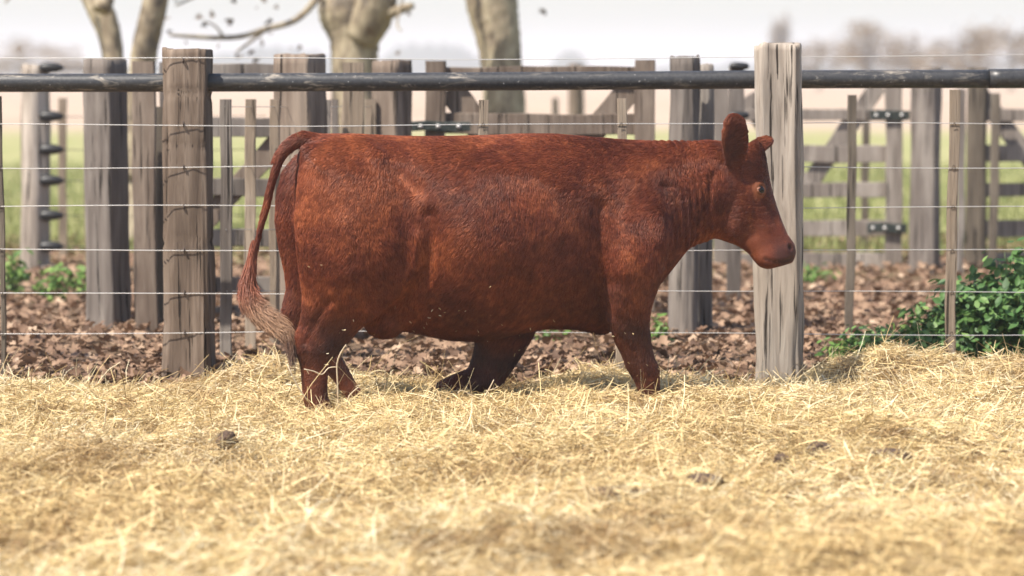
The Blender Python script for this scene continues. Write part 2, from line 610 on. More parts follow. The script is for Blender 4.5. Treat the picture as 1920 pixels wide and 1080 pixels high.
def leaf_cloud(pos, size, nrm, spin, curl, tone, shape):
    pts, tr = shape
    n, k = len(pos), len(pts)
    nrm = nrm / np.linalg.norm(nrm, axis=1)[:, None]
    ref = np.where(np.abs(nrm[:, 2:3]) < 0.9, np.array([[0, 0, 1.0]]), np.array([[1.0, 0, 0]]))
    u = np.cross(nrm, ref)
    u /= np.linalg.norm(u, axis=1)[:, None]
    v = np.cross(nrm, u)
    cu = u * np.cos(spin)[:, None] + v * np.sin(spin)[:, None]
    cv = -u * np.sin(spin)[:, None] + v * np.cos(spin)[:, None]
    r2 = (pts ** 2).sum(1)
    V = (pos[:, None] + size[:, None, None] * (cu[:, None] * pts[None, :, 0, None] + cv[:, None] * pts[None, :, 1, None]
         + nrm[:, None] * (curl[:, None] * (np.abs(pts[:, 0]) * 0.9 + r2 * 0.8)[None])[:, :, None]))
    T = (np.arange(n) * k)[:, None, None] + tr[None]
    return V.reshape(-1, 3), T.reshape(-1, 3), np.repeat(tone, k)


def make_leaf_mesh(name, args, mat, parent=None):
    V, T, t = leaf_cloud(*args)
    me = mesh_np(name, V, tris=T)
    vattr(me, "tone", t)
    return put(name, me, mat, parent)


n = 26000
Y = 14.0 + 11.5 * rng.random(n) ** 1.25
X = rng.uniform(-1, 1, n) * (0.2 * Y + 0.9)
P = np.column_stack([X, Y, np.zeros(n)])
hum = np.clip(0.5 + 0.5 * sines(P, 2.2, 41), 0, 1)
P[:, 2] = 0.008 + rng.random(n) * 0.06 * (0.4 + hum) * np.clip((Y - 14.2) / 1.2, 0.3, 1) + pen_drop(X, Y)
nr = np.column_stack([rng.normal(0, 0.5, n), rng.normal(0, 0.5, n), np.ones(n)])
ll = make_leaf_mesh("leaf_litter", (P, rng.uniform(0.04, 0.10, n), nr, rng.uniform(0, 6.28, n), rng.uniform(-0.4, 0.5, n), rng.beta(2.4, 2.6, n), leaf_shape()), M["leaf_litter"])
ll["kind"] = "stuff"
ll["label"] = "fallen brown plane tree leaves on bare soil"

# pasture grass blades behind the yard
n = 26000
Y = 23.0 + 22 * rng.random(n) ** 1.3
X = rng.uniform(-1, 1, n) * (0.2 * Y + 1.0)
P = np.column_stack([X, Y, np.zeros(n)])
L = rng.uniform(0.08, 0.22, n)
P[:, 2] = L * 0.4
V, Q, T = ribbons(n, P, L, rng.uniform(0.008, 0.018, n), rng.uniform(0, 6.28, n), rng.uniform(0.6, 1.5, n), rng.uniform(0, 0.2, n), rng.uniform(-0.5, 0.5, n), rng.beta(2, 2, n), 51, 2)
me = mesh_np("grass", V, quads=Q)
vattr(me, "tone", T)
o = put("grass", me, M["grass"])
o["kind"] = "stuff"
o["label"] = "short green pasture grass beyond the yard"

# ------------------------------------------------------------------ timber pieces
def hewn_mesh(name, h, w0, w1, d0, d1, seed, rough=0.006, levels=44, around=10, flare=0.0, lean=0.0, notch=(), roundness=0.0, top_slope=0.0, below=0.25):
    """squared log: cross-section with soft corners, long grooves and an uneven top"""
    r = np.random.default_rng(seed)
    M4 = around * 4
    a = (np.arange(M4) + 0.5) / M4 * 2 * math.pi
    c, s = np.cos(a), np.sin(a)
    ex = 0.30 + 0.70 * roundness
    ux = np.sign(c) * np.abs(c) ** ex
    uy = np.sign(s) * np.abs(s) ** ex
    rings = []
    zz = np.concatenate([np.linspace(-below, h, levels), [h + 0.002]])
    groove = rough * 0.9 * r.normal(size=M4)
    for i, z in enumerate(zz):
        t = max(0.0, z / h)
        w = w0 + (w1 - w0) * t + flare * math.exp(-z / 0.16) * (z >= 0) + flare * (z < 0)
        d = d0 + (d1 - d0) * t + flare * 0.6 * math.exp(-max(z, 0) / 0.16)
        P3 = np.column_stack([c * 2, s * 2, np.full(M4, z)])
        off = rough * (1.1 * sines(P3, 1.6, seed + 1, aniso=(1.5, 1.5, 2.2)) + 0.8 * sines(P3, 4.0, seed + 2, aniso=(3, 3, 1.5))) + groove * (0.6 + 0.4 * math.sin(z * 5 + seed))
        k = 1.0
        for nz_, nd in notch:
            off = off - nd * np.exp(-((z - nz_ - 0.012 * np.sin(a * 2 + seed)) / 0.008) ** 2)
        if i == len(zz) - 1:
            k = 0.93
        elif i == len(zz) - 2:
            k = 0.985
        x = (ux * w / 2 + c * off) * k + lean * t
        y = (uy * d / 2 + s * off) * k
        zr = np.full(M4, z) + (z > h - 0.03) * (0.008 * sines(P3, 3.0, seed + 5) + top_slope * ux)
        rings.append(np.column_stack([x, y, zr]))
    V, Fc = loft(rings)
    me = mesh_np(name, V, faces=Fc)
    smooth(me)
    return me


def board(name, p0, p1, w, d, mat, parent=None, origin=(0, 0, 0), seed=0, rough=0.0025, yrot=0.0, bev=0.005, around=3):
    """sawn board from p0 to p1: w across (seen from the front), d deep"""
    p0, p1 = np.array(tuple(p0)), np.array(tuple(p1))
    t = p1 - p0
    L = np.linalg.norm(t)
    t /= L
    yv = np.array([math.sin(yrot), math.cos(yrot), 0.0])
    u = np.cross(yv, t)
    u /= np.linalg.norm(u)
    v = np.cross(t, u)
    prof = []
    for sx, sy in ((1, -1), (1, 1), (-1, 1), (-1, -1)):
        cx, cy = sx * (w / 2 - bev), sy * (d / 2 - bev)
        a0 = math.atan2(sy, sx) - math.pi / 4
        for k in range(around):
            a = a0 + math.pi / 2 * k / (around - 1)
            prof.append((cx + bev * math.cos(a), cy + bev * math.sin(a)))
    prof = np.array(prof)
    nseg = max(4, int(L / 0.12))
    r = np.random.default_rng(seed + 900)
    ph = r.uniform(0, 6.28, 4)
    rings = []
    for i in range(nseg + 1):
        s = i / nseg
        wob = rough * np.array([math.sin(s * 5 + ph[0]) * 1.6 + math.sin(s * 17 + ph[1]), math.sin(s * 4 + ph[2]) * 1.6])
        pr = prof * (1 + 0.02 * math.sin(s * 9 + ph[3])) + wob + r.normal(0, rough * 0.25, prof.shape)
        ends = 0.0
        rings.append(p0 - np.array(origin) + t * (L * s) + np.outer(pr[:, 0], u) + np.outer(pr[:, 1], v))
    V, Fc = loft(rings)
    me = mesh_np(name, V, faces=Fc)
    return put(name, me, mat, parent)


# ------------------------------------------------------------------ front fence: hewn posts, pipe rail, wires, battens
FY = 14.2
fence = thing("pipe_rail_fence", (0, FY, 0), "post and wire fence with black pipe top rail behind the red cow", "fence")
fo = np.array(fence.location)


def wpos(px, py, Y=FY):
    return at(px, py, Y)


def z_at(py, Y):
    return at(960, py, Y).z


xl, xr = wpos(351, 400).x, wpos(1463, 400).x
pl = put("post", hewn_mesh("post", z_at(92, FY), 0.250, 0.232, 0.24, 0.22, 61, 0.0055, 70, 12, 0.012, 0.0, notch=((z_at(178, FY), 0.012), (z_at(275, FY), 0.012), (z_at(452, FY), 0.010), (z_at(603, FY), 0.009))), M["hewn"], fence, (xl, 0.02, 0))
pl.rotation_euler = (0, math.radians(0.25), math.radians(-5))
pl["label"] = "brown hewn post with saw notches"
pr_ = put("post", hewn_mesh("post", z_at(85, FY), 0.232, 0.225, 0.21, 0.20, 67, 0.0095, 70, 12, 0.004, 0.0, notch=((z_at(330, FY), 0.006),)), M["pale"], fence, (wpos(1463, 400, FY - 0.235).x, -0.235, 0))
pr_.rotation_euler = (0, math.radians(-0.4), math.radians(-10))
pr_["label"] = "pale bleached post behind the cow's muzzle"
tl = [(xx, 0.03, z_at(yy, FY)) for xx, yy in ((wpos(-420, 0).x, 156), (xl, 155), (wpos(960, 0).x, 152.5), (xr, 149), (wpos(1862, 0).x, 148))]
R_P = 0.0485
prl = tube("pipe_rail", tl, [R_P] * len(tl), M["pipe"], fence, 20, 8)
tl2 = [(wpos(1858, 0).x, 0.03, z_at(147.5, FY)), (wpos(2000, 0).x, 0.03, z_at(147, FY)), (wpos(2400, 0).x, 0.03, z_at(145, FY))]
tube("pipe_rail", tl2, [R_P * 1.06] * 3, M["pipe"], fence, 20, 6)
wire_rows = [(113, 103.5), (232, 233), (311.5, 311), (386.5, 385), (467, 468), (545, 545), (620, 622)]
for k, (ya, yb) in enumerate(wire_rows):
    pts = []
    for i in range(12):
        t = i / 11
        px = -450 + t * 2850
        sag = 0.008 * math.sin(t * 9 + k * 1.7) + 0.003 * math.sin(t * 23 + k * 3)
        pts.append((wpos(px, 0).x, -0.105 if k else -0.101, z_at(ya + (yb - ya) * t, FY) + sag))
    tube("wire", pts, [0.0021] * 12, M["wire"], fence, 6, 3, 0, 0)
for kx, post in ((xl, pl),):
    for k, (ya, yb) in enumerate(wire_rows):
        z = z_at(ya if kx == xl else yb - 0.8, FY)
        s = np.array([(kx - 0.003, -0.092, z + 0.012), (kx + 0.003, -0.110, z + 0.008), (kx + 0.004, -0.110, z - 0.008), (kx, -0.092, z - 0.012)])
        tube("staple", s, [0.0035] * 4, M["rust"], post, 6, 3).matrix_parent_inverse = Matrix.Translation((-post.location.x, -post.location.y, 0))
def tie(parent, x, z, y, w):
    tube("wire_tie", [(x - w, y, z - 0.012), (x - w * 0.4, y - 0.006, z + 0.006), (x + w * 0.4, y - 0.006, z + 0.006), (x + w, y, z - 0.010)], [0.0018] * 4, M["rust"], parent, 5, 3)
for i, (px, w, yt, yb, mt) in enumerate(((1, 9, 180, 730, "olive"), (906, 18, 187, 700, "batten"), (1164, 17, 184, 700, "batten"), (1786, 19, 168, 700, "batten"), (2080, 18, 180, 700, "batten"), (-330, 18, 182, 715, "batten"))):
    x = wpos(px, 0).x
    bo = board("batten", (x - (0.003 if i % 2 else -0.003), -0.088, z_at(yb, FY)), (x + 0.004, -0.088, z_at(yt, FY)), w / 352, 0.028, M[mt], fence, (0, 0, 0), 70 + i)
    for k, (ya, yb2) in enumerate(wire_rows[1:]):
        tie(bo, x, z_at((ya + yb2) / 2, FY), -0.107, 0.009)

# receding batten fence from the brown hewn post
side = thing("batten_fence", (xl, 14.6, 0), "row of thin grey battens running back from the notched brown post", "fence")
so_ = np.array(side.location)
line = [(421, 14.75, 22, 186), (467, 15.25, 20, 186), (513, 15.4, 19, 186), (609, 16.3, 17, 187), (650, 16.6, 20, 183), (694, 16.9, 21, 186), (628, 17.3, 13, 186)]
for i, (px, Y, w, yt) in enumerate(line):
    a = at(px, yt, Y)
    board("batten", (a.x, Y, -0.1), (a.x + 0.004, Y, a.z), w * Y / F_PX, 0.03, M["batten" if i % 3 else "grey"], side, so_, 80 + i)
for k, yv in enumerate((200, 312, 430, 545)):
    pts = [(at(px, 0, Y).x, Y - 0.02, at(px, yv + (0 if yv < 200 else 0), Y).z) for px, Y, _, _ in line[:6]]
    tube("wire", [np.array(p) - so_ for p in pts], [0.002] * len(pts), M["wire"], side, 5, 3)

# ------------------------------------------------------------------ single posts of the yard
def yard_post(px0, px1, yt, Y, mat, label, seed, rot=-10, rnd=0.0, name="timber_post", depth=None, lean=0.0, top_slope=0.0, rough=0.006):
    c = at((px0 + px1) / 2, 300, Y)
    w = (px1 - px0) * Y / F_PX * 0.93
    h = z_at(yt, Y)
    o = put(name, hewn_mesh(name, h, w, w * 0.97, depth or w, depth or w, seed, rough, 36, 8, 0.01, lean, roundness=rnd, top_slope=top_slope), M[mat], None, (c.x, Y, 0))
    o.rotation_euler = (0, 0, math.radians(rot))
    return tag(o, label, "post", "posts of the cattle yard")


yard_post(163, 236, 112, 16.5, "grey", "thick dark-topped grey post with a pale worn streak on its side", 101, -28, 0.25)
yard_post(519, 607, 103, 15.7, "brown", "thick squared brown post with a dark knot above the cow's tailhead", 103, -24)
yard_post(700, 767, 114, 17.0, "brown", "squared brown post beside the gate latch", 105, -22)
yard_post(1254, 1312, 107, 16.0, "grey", "round grey post with dark flat top behind the cow's neck", 107, -8, 0.9)
yard_post(1302, 1337, 122, 16.25, "grey", "narrow grey post standing close behind the round flat-topped one", 109, -6, 0.7)
yard_post(1708, 1764, 127, 21.2, "grey", "thick grey post between the two far plank gates", 111, -25, 0.3)
yard_post(1811, 1850, 128, 22.0, "olive", "dark squared post at the hinge side of the far gate by the bush", 113, -10)
yard_post(1064, 1094, 120, 33.0, "brown", "dark stump-like post far out at the edge of the pasture", 115, -10, 0.8)
yard_post(1036, 1046, 184, 33.0, "olive", "thin dark stake beside the far pasture post", 117, 0)
# upright slab with a round head
a = at(269, 115, 16.3)
slab = board("upright_plank", (a.x, 16.3, -0.1), (a.x, 16.3, a.z), 42 * 16.3 / F_PX, 0.06, M["brown"], None, (a.x, 16.3, 0), 121)
slab.location = (a.x, 16.3, 0)
tag(slab, "upright brown plank next to the grey streaked post", "post", "posts of the cattle yard")
a = at(300, 115, 16.9)
slab = board("upright_plank", (a.x, 16.9, -0.1), (a.x, 16.9, at(300, 200, 16.9).z), 20 * 16.9 / F_PX, 0.08, M["olive"], None, (a.x, 16.9, 0), 122)
slab.location = (a.x, 16.9, 0)
tag(slab, "narrow dark plank just behind the upright brown plank", "post", "posts of the cattle yard")
for i, (px0, px1, yt, Y, mt, lb) in enumerate(((640, 680, 117, 16.4, "batten", "pale upright plank left standing between two squared brown posts"), (1365, 1392, 123, 18.5, "grey", "slim grey stake with black insulators behind the cow's ear"), (1588, 1604, 178, 16.1, "olive", "thin olive stake in front of the far gate's diagonal brace"), (1857, 1873, 175, 21.0, "olive", "thin dark stake over the bush in front of the far gate"), (1796, 1809, 168, 20.5, "grey", "thin pale grey stake just behind the fence batten by the bush"), (107, 122, 184, 22.5, "batten", "thin pale stake behind the row of black insulators"), (156, 171, 186, 23.0, "batten", "thin pale stake half hidden behind the streaked grey post"), (1616, 1630, 200, 23.5, "olive", "thin stake behind the planks of the far gate with the green hinges"))):
    a = at((px0 + px1) / 2, yt, Y)
    s = board("fence_stake", (a.x, Y, -0.1), (a.x + 0.01, Y, a.z), (px1 - px0) * Y / F_PX, 0.035, M[mt], None, (a.x, Y, 0), 130 + i)
    s.location = (a.x, Y, 0)
    tag(s, lb, "stake", "stakes of the cattle yard")
    if px0 == 1365:
        for py in (124, 216, 300):
            q = at(1383, py, Y)
            pts = [np.array(q) - np.array((a.x, Y, 0)) + np.array((dx, -0.04, 0)) for dx in (-0.055, -0.02, 0.05, 0.075)]
            tube("insulator", pts, [0.02, 0.028, 0.024, 0.012], M["black"], s, 8, 3)

# post with black insulators and its electric wires
Yc = 21.3
a = at(60, 122, Yc)
ip = put("insulator_post", hewn_mesh("insulator_post", a.z, 0.235, 0.215, 0.22, 0.21, 141, 0.006, 36, 8, 0.0, 0.03, roundness=0.95), M["pale"], None, (a.x, Yc, 0))
tag(ip, "pale round post carrying a column of black insulators", "post", "posts of the cattle yard")
for k, py in enumerate((127, 218, 280, 338, 403, 461, 520, 583)):
    q0, q1 = at(78, py, Yc), at(122, py, Yc)
    z = max(q0.z, 0.03)
    x0, x1 = q0.x - a.x, q1.x - a.x
    ins = tube("insulator", [(x0, -0.06, z), (x0 + 0.03, -0.07, z), (x0 + 0.10, -0.07, z + 0.002), (x0 + 0.155, -0.07, z), (x1 + 0.005, -0.07, z)], [0.030, 0.042, 0.042, 0.030, 0.008], M["black"], ip, 10, 3)
    tube("wire", [(x1, -0.07, z), (x1 + 0.6, -0.05, z - 0.01), (x1 + 1.6, 0.0, z)], [0.003] * 3, M["black"], ins, 5, 3)

# ------------------------------------------------------------------ plank gates
def gate(name, Y, origin_px, label, rails, stiles, braces, hinges=(), mat="grey"):
    o = at(origin_px, 300, Y)
    g = thing(name, (o.x, Y, 0), label, "gate", "plank gates of the cattle yard")
    og = np.array((o.x, Y, 0))
    for i, (x0, x1, y0, y1) in enumerate(rails):
        yc = (y0 + y1) / 2
        board("rail", at(x0, yc, Y), at(x1, yc, Y), (y1 - y0) * Y / F_PX, 0.03, M[mat], g, og, 200 + i + int(origin_px))
    for i, (x0, x1, y0, y1) in enumerate(stiles):
        xc = (x0 + x1) / 2
        p, q = at(xc, y1, Y - 0.035), at(xc, y0, Y - 0.035)
        p.z = max(p.z, 0.04)
        board("stile", p, q, (x1 - x0) * Y / F_PX, 0.035, M[mat], g, og, 240 + i + int(origin_px))
    for i, (x0, y0, x1, y1, w) in enumerate(braces):
        board("brace", at(x0, y0, Y + 0.035), at(x1, y1, Y + 0.035), w * Y / F_PX, 0.03, M["brown" if mat == "grey" else mat], g, og, 280 + i + int(origin_px))
    for i, (x0, x1, y) in enumerate(hinges):
        hs = board("hinge_strap", at(x0, y, Y - 0.075), at(x1, y, Y - 0.075), 18 * Y / F_PX, 0.02, M["iron"], g, og, 300 + i)
        for t in (0.15, 0.45, 0.8):
            q = np.array(at(x0 + (x1 - x0) * t, y, Y - 0.09)) - og
            tube("bolt", [q + np.array((0, 0.012, 0)), q, q - np.array((0, 0.008, 0))], [0.016, 0.016, 0.008], M["wire"], hs, 8, 2)
    return g


gate("plank_gate", 17.4, 800, "long grey plank gate with crossing diagonal braces behind the cow's back",
     [(800, 1222, 125, 153), (800, 1222, 213, 252), (800, 1222, 300, 335), (800, 1222, 385, 420), (800, 1222, 470, 505), (800, 1222, 540, 572)],
     [(797, 835, 114, 590), (1189, 1227, 112, 590)],
     [(845, 165, 960, 330, 50), (960, 330, 1010, 500, 46), (1195, 150, 1070, 300, 46)], [(772, 882, 237)], "brown")
gate("plank_gate", 21.6, 1330, "far grey plank gate with green iron hinges beside the bleached post",
     [(1338, 1692, 205, 226), (1338, 1692, 272, 304), (1338, 1692, 342, 370), (1338, 1692, 412, 442), (1338, 1692, 474, 506)],
     [(1660, 1691, 140, 508), (1338, 1368, 140, 508)],
     [(1505, 360, 1648, 160, 34), (1505, 350, 1400, 180, 34)], [(1632, 1706, 216), (1626, 1700, 428)], "gatewood")
gate("plank_gate", 22.3, 2150, "far grey plank gate behind the dark green bush",
     [(1830, 2190, 205, 228), (1830, 2190, 272, 304), (1830, 2190, 342, 368), (1830, 2190, 412, 444), (1830, 2190, 472, 500)],
     [(1822, 1846, 150, 500), (2160, 2190, 150, 500)],
     [(1830, 168, 1990, 372, 34), (1990, 372, 2150, 168, 34)], [(1790, 1850, 488)], "gatewood")
gate("plank_gate", 17.2, 300, "low brown plank gate between the notched post and the knotted brown post",
     [(300, 560, 120, 150), (300, 560, 220, 256), (300, 560, 335, 368), (300, 560, 430, 462), (300, 560, 520, 550), (300, 560, 575, 600)],
     [(300, 318, 116, 600)], [(318, 480, 540, 250, 40)], (), "grey")

# ------------------------------------------------------------------ plane trees
def plane_tree(label, Y, limbs, twigs, seed, leaves):
    b0 = limbs[0][0][0]
    base = at(b0[0], 300, Y)
    org = np.array((base.x, Y, 0.0))
    t = thing("plane_tree", tuple(org), label, "tree", "plane trees behind the yard")
    tr = None
    for i, (pts, dy) in enumerate(limbs):
        path, rad = [], []
        for j, (px, py, w) in enumerate(pts):
            d = dy * j / max(1, len(pts) - 1)
            p = at(px, py, Y + d)
            path.append(np.array(p) - org)
            rad.append(w * Y / F_PX / 2)
        o = tube("trunk" if i == 0 else "limb", path, rad, M["bark"], t if i == 0 else tr, 18, 8, 0.018, seed + i)
        if i == 0:
            tr = o
    for i, (pts, dy) in enumerate(twigs):
        path = [np.array(at(px, py, Y + dy * j / (len(pts) - 1))) - org for j, (px, py, w) in enumerate(pts)]
        tube("branch", path, [w * Y / F_PX / 2 for _, _, w in pts], M["bark"], t, 8, 5, 0.03, seed + 20 + i)
    r = np.random.default_rng(seed)
    n = leaves
    lp = []
    allp = [(np.array(at(px, py, Y + dy * j / (len(pts) - 1))) - org) for pts, dy in twigs for j, (px, py, w) in enumerate(pts)]
    allp += [(np.array(at(px, py, Y)) - org) for pts, dy in limbs for (px, py, w) in pts if py < -60]
    for k in range(n):
        p = allp[r.integers(len(allp))] + r.normal(0, 0.22, 3) * (1, 1.5, 0.7) + np.array((0, 0, -0.05 + 0.25 * (r.random() < 0.5)))
        lp.append(p)
    nr = r.normal(size=(n, 3)) + np.array((0, -0.8, 0.2))
    make_leaf_mesh("crown", (np.array(lp), r.uniform(0.05, 0.11, n), nr, r.uniform(0, 6.28, n), r.uniform(-0.3, 0.8, n), r.random(n), leaf_shape()), M["dry_leaf"], t)
    return t


plane_tree("forked plane tree with two bare brown limbs behind the streaked grey post", 24.5,
           [([(262, 485, 120), (258, 400, 96), (256, 330, 90), (238, 240, 62), (218, 150, 42), (206, 70, 44), (188, 20, 50), (160, -25, 40), (95, -100, 30), (20, -260, 20)], 0.5),
            ([(258, 330, 70), (262, 250, 60), (264, 160, 50), (270, 100, 50), (283, 40, 48), (296, -20, 46), (310, -120, 40), (300, -330, 26)], -0.3),
            ([(190, 20, 34), (206, -40, 34), (214, -140, 26), (230, -300, 16)], 0.4)],
           [([(300, -40, 14), (380, -70, 10), (450, -60, 6), (500, -20, 3)], 0.8), ([(120, -70, 12), (60, -50, 8), (10, 5, 4)], -0.6)], 400, 40)
plane_tree("stout pale plane tree with a short stub and a long thin side branch", 25.5,
           [([(672, 470, 120), (672, 380, 98), (670, 280, 90), (666, 200, 86), (664, 130, 86), (664, 70, 96), (655, 20, 118), (640, -30, 90), (610, -110, 64), (560, -260, 40), (540, -420, 24)], 0.3),
            ([(680, 70, 66), (702, 20, 76), (715, -40, 66), (735, -150, 52), (770, -330, 32)], -0.4),
            ([(700, 42, 26), (725, 28, 22), (750, 18, 18), (772, 11, 13)], -0.5)],
           [([(600, -12, 16), (575, 20, 13), (545, 42, 12), (500, 54, 11), (455, 68, 10), (410, 71, 9), (365, 69, 8), (318, 66, 5)], -0.8),
            ([(500, 54, 8), (470, 78, 6), (445, 95, 4)], -0.4), ([(420, 71, 6), (405, 50, 4), (385, 40, 3)], -0.3),
            ([(560, -60, 12), (480, -40, 8), (400, -20, 6), (330, 10, 4)], -0.9), ([(735, -120, 10), (760, -40, 6), (745, 40, 4), (752, 58, 3)], -0.8)], 420, 45)
plane_tree("straight mottled plane tree with shaded trunk behind the long plank gate", 26.0,
           [([(952, 460, 112), (950, 380, 94), (948, 300, 86), (946, 210, 80), (940, 120, 78), (930, 50, 88), (921, 0, 98), (912, -80, 96), (900, -200, 80), (890, -400, 50)], 0.3),
            ([(930, -40, 60), (965, -110, 50), (1010, -220, 36), (1050, -380, 22)], 0.6)],
           [([(960, -90, 12), (1010, -60, 7), (1030, -10, 4)], -0.5), ([(880, -220, 14), (800, -160, 9), (740, -80, 5)], -0.8)], 440, 30)


# far hazy trees along the horizon
def far_tree(px, yt, w, Y, label, seed, tint=0.0):
    Y *= 0.62
    base = at(px, 130, Y)
    h = z_at(yt, Y)
    R = w / 2 * Y / F_PX
    t = thing("field_tree", (base.x, Y, 0), label, "tree", "bare trees along the horizon")
    tr = tube("trunk", [(0, 0, -0.2), (0.05 * R, 0, h * 0.25), (0.0, 0.1, h * 0.6), (0.1, 0, h * 0.9)], [h * 0.035, h * 0.028, h * 0.018, h * 0.006], M["far_bark"], t, 8, 4)
    r = np.random.default_rng(seed)
    for k in range(6):
        a = r.uniform(0, 6.28)
        z0 = h * r.uniform(0.25, 0.6)
        tube("limb", [(0, 0, z0), (math.cos(a) * R * 0.4, math.sin(a) * R * 0.4, z0 + h * 0.15), (math.cos(a) * R * 0.8, math.sin(a) * R * 0.8, z0 + h * 0.25)], [h * 0.016, h * 0.011, h * 0.004], M["far_bark"], tr, 6, 3)
    n = 1500
    R *= 1.25
    cl = r.normal(size=(14, 3))
    cl /= np.linalg.norm(cl, axis=1)[:, None]
    cl *= r.uniform(0.35, 0.85, 14)[:, None]
    q = cl[r.integers(14, size=n)] + r.normal(0, 0.2, (n, 3))
    P = q * np.array([R, R, h * 0.42]) + np.array([0, 0, h * 0.58])
    P[:, 2] = np.clip(P[:, 2], 0.3, h * 1.02)
    tone = np.clip(r.beta(2, 2, n) + tint, 0, 1)
    make_leaf_mesh("crown", (P, r.uniform(0.02, 0.07, n) * h, r.normal(size=(n, 3)), r.uniform(0, 6.28, n), r.uniform(0, 1, n), tone, leaf_shape(3, 0.6)), M["far_twig"], t)


m, nt, b = mat_new("far_bark")
b.inputs["Base Color"].default_value = (0.16, 0.12, 0.085, 1)
b.inputs["Roughness"].default_value = 0.9
M["far_bark"] = m
far = [(1462, 22, 34, 620, "tall thin bare tree rising beside the bleached post"),
       (1535, 58, 120, 380, "low pale brown tree right of the bleached post on the horizon"),
       (1625, 42, 120, 360, "rounded brown tree over the far gate with green hinges"),
       (1715, 48, 130, 380, "broad brown tree behind the post between the far gates"),
       (1800, 40, 130, 350, "olive brown tree on the horizon over the bush"),
       (1895, 34, 140, 370, "tallest olive brown tree at the end of the far tree row"),
       (2010, 40, 150, 390, "broad bare tree past the end of the far tree row"),
       (40, 70, 130, 390, "pale tan tree on the horizon beyond the insulator post"),
       (120, 84, 110, 410, "low tan tree on the horizon next to the forked plane tree"),
       (-90, 62, 150, 390, "wide tan tree on the horizon outside the insulator post")]
for i, (px, yt, w, Y, lb) in enumerate(far):
    far_tree(px, yt, w, Y, lb, 500 + i, 0.1 if px < 200 else 0.0)


# ------------------------------------------------------------------ plants
def plant(name, px, Y, h, spread, nst, nlf, lsize, label, cat, mat, seed, lean=(0, 0), group=None, z0=0.0):
    r = np.random.default_rng(seed)
    x = at(px, 300, Y).x
    t = thing(name, (x, Y, z0), label, cat, group)
    lp, nr = [], []
    for k in range(nst):
        a = r.uniform(0, 6.28)
        d = spread * math.sqrt(r.random())
        tip = np.array((math.cos(a) * d + lean[0], math.sin(a) * d * 0.7 + lean[1], h * (1 - 0.55 * (d / max(spread, 1e-3)) ** 2) * r.uniform(0.75, 1.05)))
        root = np.array((math.cos(a) * d * 0.3, math.sin(a) * d * 0.3, -0.03))
        mid = root * 0.4 + tip * 0.6 + np.array((0, 0, h * 0.1))
        tube("stem", [root, mid, tip], [0.005, 0.004, 0.0015], M["stem"], t, 5, 3)
        for j in range(nlf):
            s = r.uniform(0.12, 1.0)
            c = root * (1 - s) ** 2 + 2 * mid * s * (1 - s) + tip * s * s
            off = r.normal(size=3) * np.array((1, 1, 0.5)) * lsize * 0.8
            lp.append(c + off)
            nr.append(off / (np.linalg.norm(off) + 1e-6) * 0.5 + np.array((-0.15, -0.25, 0.75)) + r.normal(0, 0.35, 3))
    n = len(lp)
    pts = np.array([(0, -0.45), (0.2, -0.2), (0.25, 0.05), (0.14, 0.3), (0, 0.55), (-0.14, 0.3), (-0.25, 0.05), (-0.2, -0.2)])
    shp = (np.vstack([[0, 0.02], pts]), np.array([(0, i, i % 8 + 1) for i in range(1, 9)]))
    make_leaf_mesh("foliage", (np.array(lp), lsize * r.uniform(0.6, 1.25, n), np.array(nr), r.uniform(0, 6.28, n), r.uniform(0, 0.6, n), r.beta(2, 2, n), shp), M[mat], t)
    return t


plant("leafy_bush", 1905, 14.75, 0.60, 0.52, 70, 40, 0.070, "dense dark green leafy bush behind the fence batten", "bush", "green_leaf", 601)
plant("leafy_bush", 2010, 14.9, 0.85, 0.42, 52, 40, 0.070, "taller dark green bush growing against the leafy bush", "bush", "green_leaf", 602)
plant("leafy_bush", 1822, 14.7, 0.36, 0.26, 46, 34, 0.055, "low green bush spreading out beside the fence batten foot", "bush", "green_leaf", 612)
plant("weed", 1588, 14.75, 0.12, 0.18, 16, 12, 0.055, "sparse low green weed trailing towards the bleached post", "weed", "weed_leaf", 613)
plant("weed", 1722, 14.75, 0.36, 0.10, 7, 26, 0.06, "upright light green weed between bleached post and dark bush", "weed", "weed_leaf", 603)
plant("weed", 1645, 14.7, 0.21, 0.30, 30, 16, 0.055, "low spreading green weed on leaf litter by the straw mound", "weed", "green_leaf", 604)
plant("weed", 1768, 14.65, 0.27, 0.22, 26, 20, 0.055, "short green weed at the foot of the fence batten", "weed", "green_leaf", 605)
plant("weed", 1238, 15.6, 0.26, 0.05, 4, 18, 0.05, "slim green weed in front of the round grey post", "weed", "weed_leaf", 606)
plant("weed", 1030, 15.6, 0.16, 0.08, 5, 12, 0.05, "small pale green weed seen under the cow's belly", "weed", "weed_leaf", 607)
plant("weed", 105, 18.5, 0.30, 0.16, 10, 16, 0.07, "green weed patch below the black insulators", "weed", "weed_leaf", 608)
plant("weed", 25, 19.0, 0.36, 0.14, 9, 16, 0.07, "green weed at the foot of the pale insulator post", "weed", "weed_leaf", 609)
plant("weed", 170, 19.2, 0.32, 0.08, 6, 14, 0.06, "green weed behind the streaked grey post", "weed", "weed_leaf", 610)
plant("weed", 1500, 20.0, 0.20, 0.3, 14, 12, 0.06, "low green weeds by the foot of the far gate", "weed", "weed_leaf", 611)

# ------------------------------------------------------------------ the cow
YAW = math.radians(11)
CO = Vector(((900 - 960) / 385.0, 13.0, 0.0))
AX = Vector((math.cos(YAW), math.sin(YAW), 0))
AN = Vector((-math.sin(YAW), math.cos(YAW), 0))


def cp(px, py, yl=0.0):
    """measured point of the animal in its own frame, yl = distance from its mid plane (minus: our side)"""
    d = ray(px, py)
    t = (yl - (CAM - CO).dot(AN)) / d.dot(AN)
    p = CAM + d * t - CO
    return np.array((p.dot(AX), yl, p.z))


